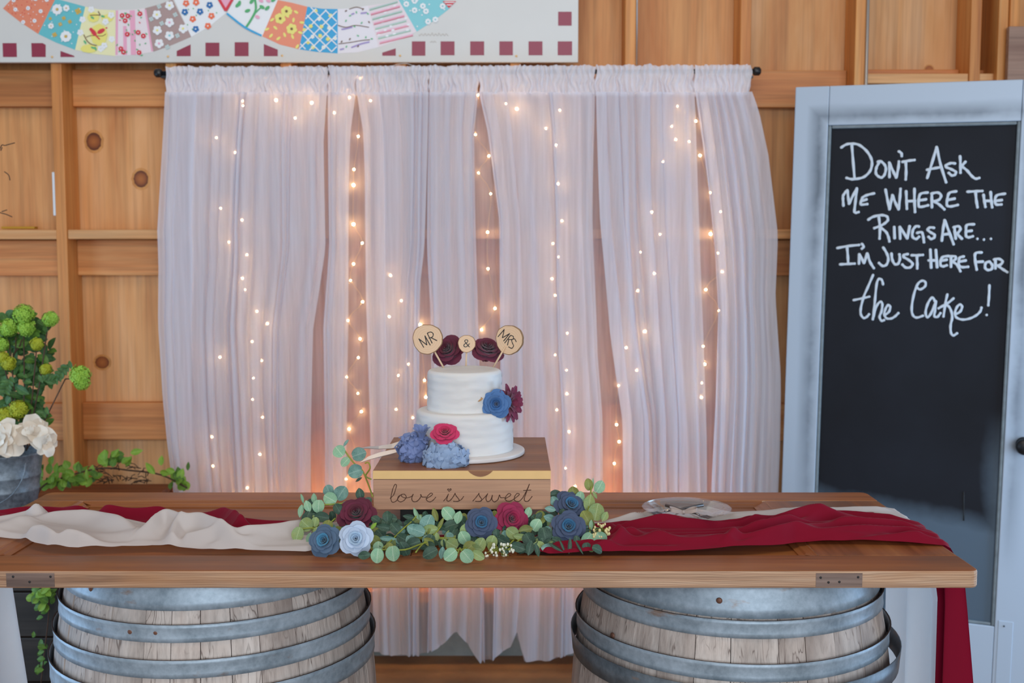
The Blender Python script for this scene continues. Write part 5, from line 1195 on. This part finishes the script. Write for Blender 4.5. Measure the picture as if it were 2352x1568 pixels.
for (x0, y0, x1, y1) in ((40, 1035, 20, 780), (50, 1035, 54, 740), (60, 1035, 110, 750), (45, 1035, 10, 840), (60, 1035, 150, 870), (150, 870, 180, 868), (28, 830, 36, 775), (30, 815, 50, 780), (55, 1035, 84, 800)):
    mb.tube([at(x0, y0, 3.38), at((x0 + x1) / 2 + 4, (y0 + y1) / 2, 3.39), at(x1, y1, 3.37)], .002, 5)
build('stem', mb, M['twig'], bq)
mb = MB()
for pts in ([(-30, 420), (0, 340), (12, 334), (34, 328)], [(5, 338), (2, 346)], [(-20, 480), (0, 488), (14, 492), (28, 498)], [(4, 486), (16, 482)], [(10, 394), (20, 402), (23, 414)], [(-60, 700), (-40, 560), (-20, 470)], [(-50, 620), (-35, 480), (-10, 360)]):
    mb.tube(smooth_line([at(x, y, 3.5) for x, y in pts], 4), .0016, 5)
build('bare_twig', mb, M['twig'], bq)
# white open flowers on the bucket rim
WP = petalmat('cream_white_petal', 'e6dccb', 'f0e9de', .65, .25); WP2 = petalmat('blush_white_petal', 'd8c4ac', 'e8dccb', .65, .25)
def openflower(label, px, py, rpx, Y, face, seed, rings=((6, 1.0, .25), (5, .8, .75), (4, .55, 1.15))):
    p = at(px, py, Y); fm = frame(p, face, (0, .1, 1)); r = rpx * Y / F; root = thing('white_flower', label, 'flower', p, mat=fm); rg = random.Random(seed)
    mb = MB(); mb.grid(lambda a_, v_: Vector((v_, (a_ - .5) * .85 * math.sin(PI * min(1, v_ * .82 + .06)) ** .7, .22 * math.sin(v_ * PI) + .5 * (a_ - .5) ** 2 * v_ - .16 * v_ * v_)), 6, 8); pmh = mb.mesh('petal', M['ink'])
    for n, s, lift in rings:
        for k in range(n): inst('petal', pmh, root, Matrix.Rotation(2 * PI * k / n + rg.uniform(-.25, .25) + lift * 3, 4, 'Z') @ Matrix.Rotation(-lift + rg.uniform(-.15, .15), 4, 'Y') @ Matrix.Scale(r * s * rg.uniform(.88, 1.1), 4), rg.choice((WP, WP, WP2)))
    build('centre', MB().sphere((0, 0, r * .1), r * .12, 10, 6), LM['y'], root, local=True)
openflower('large cream white flower at far left on the bucket', 12, 1010, 52, 3.27, (-.15, -1, .25), 1, ((7, 1.0, .2), (6, .82, .6), (5, .6, 1.0), (4, .4, 1.3)))
openflower('cream white flower right of the larger one on the bucket', 78, 998, 46, 3.28, (.35, -.8, .55), 2)
openflower('small cream white flower hanging over the right bucket rim', 104, 1018, 30, 3.27, (.75, -.8, .05), 3, ((6, 1.0, .3), (4, .6, .9)))
# ivy garland trailing over the crate and down its front
ivy = thing('ivy_garland', 'trailing green ivy garland over the wooden crate behind the table', 'garland', (-1.35, 3.5, .70))
rg = random.Random(21)
def ivyc(cx, cy, rx, ry, n, Y, wr=(13, 20), types='iiiik'):
    for k in range(n):
        x, y = cx + rg.uniform(-rx, rx), cy + rg.uniform(-ry, ry); w_ = rg.uniform(*wr); leaf_at(ivy, at(x, y, Y + rg.uniform(-.03, .03)), w_, w_ * rg.uniform(1.35, 1.7), rg.uniform(-20, 200), rg.choice(types), .6, 'point', rg)
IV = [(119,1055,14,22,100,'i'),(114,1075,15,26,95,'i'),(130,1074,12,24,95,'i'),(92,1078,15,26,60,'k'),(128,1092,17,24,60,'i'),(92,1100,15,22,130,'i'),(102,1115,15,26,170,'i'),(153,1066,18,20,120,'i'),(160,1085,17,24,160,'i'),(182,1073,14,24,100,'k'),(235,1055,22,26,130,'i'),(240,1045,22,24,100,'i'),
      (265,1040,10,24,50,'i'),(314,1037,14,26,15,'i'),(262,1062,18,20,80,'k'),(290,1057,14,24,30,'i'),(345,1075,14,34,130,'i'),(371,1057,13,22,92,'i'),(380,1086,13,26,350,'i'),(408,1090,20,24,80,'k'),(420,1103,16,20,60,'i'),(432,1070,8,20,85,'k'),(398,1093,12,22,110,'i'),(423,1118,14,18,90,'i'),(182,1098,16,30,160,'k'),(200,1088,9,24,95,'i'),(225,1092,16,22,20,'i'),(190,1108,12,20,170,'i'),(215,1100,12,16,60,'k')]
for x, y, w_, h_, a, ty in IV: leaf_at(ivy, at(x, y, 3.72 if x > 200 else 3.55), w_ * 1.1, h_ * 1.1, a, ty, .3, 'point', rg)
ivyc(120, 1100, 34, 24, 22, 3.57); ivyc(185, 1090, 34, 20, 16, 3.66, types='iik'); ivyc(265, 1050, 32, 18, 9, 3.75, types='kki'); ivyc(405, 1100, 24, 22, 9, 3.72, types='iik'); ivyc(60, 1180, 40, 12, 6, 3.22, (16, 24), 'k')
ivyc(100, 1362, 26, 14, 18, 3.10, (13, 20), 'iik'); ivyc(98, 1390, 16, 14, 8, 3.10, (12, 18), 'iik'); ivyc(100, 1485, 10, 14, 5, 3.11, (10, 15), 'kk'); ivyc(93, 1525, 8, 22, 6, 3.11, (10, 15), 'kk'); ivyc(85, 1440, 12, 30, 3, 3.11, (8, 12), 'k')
mb = MB()
mb.tube(smooth_line([at(x, y, Y) for x, y, Y in ((70, 1190, 3.2), (95, 1120, 3.5), (150, 1095, 3.6), (230, 1075, 3.7), (300, 1080, 3.75), (370, 1090, 3.72), (430, 1120, 3.7))], 5), .003, 5)
mb.tube(smooth_line([at(x, y, Y) for x, y, Y in ((60, 1180, 3.15), (108, 1300, 3.12), (112, 1400, 3.12), (104, 1480, 3.125), (94, 1568, 3.125))], 5), .002, 5)
rg2 = random.Random(5)
for k in range(46):
    x, y = rg2.uniform(215, 340), rg2.uniform(1070, 1112); a = rg2.uniform(0, PI); L = rg2.uniform(14, 34)
    mb.tube([at(x, y, 3.74), at(x + L * .5 * math.cos(a), y - L * .3 * math.sin(a) - 3, 3.72), at(x + L * math.cos(a), y - L * .5 * math.sin(a), 3.75)], .0016, 4)
build('vine', mb, M['twig'], ivy)
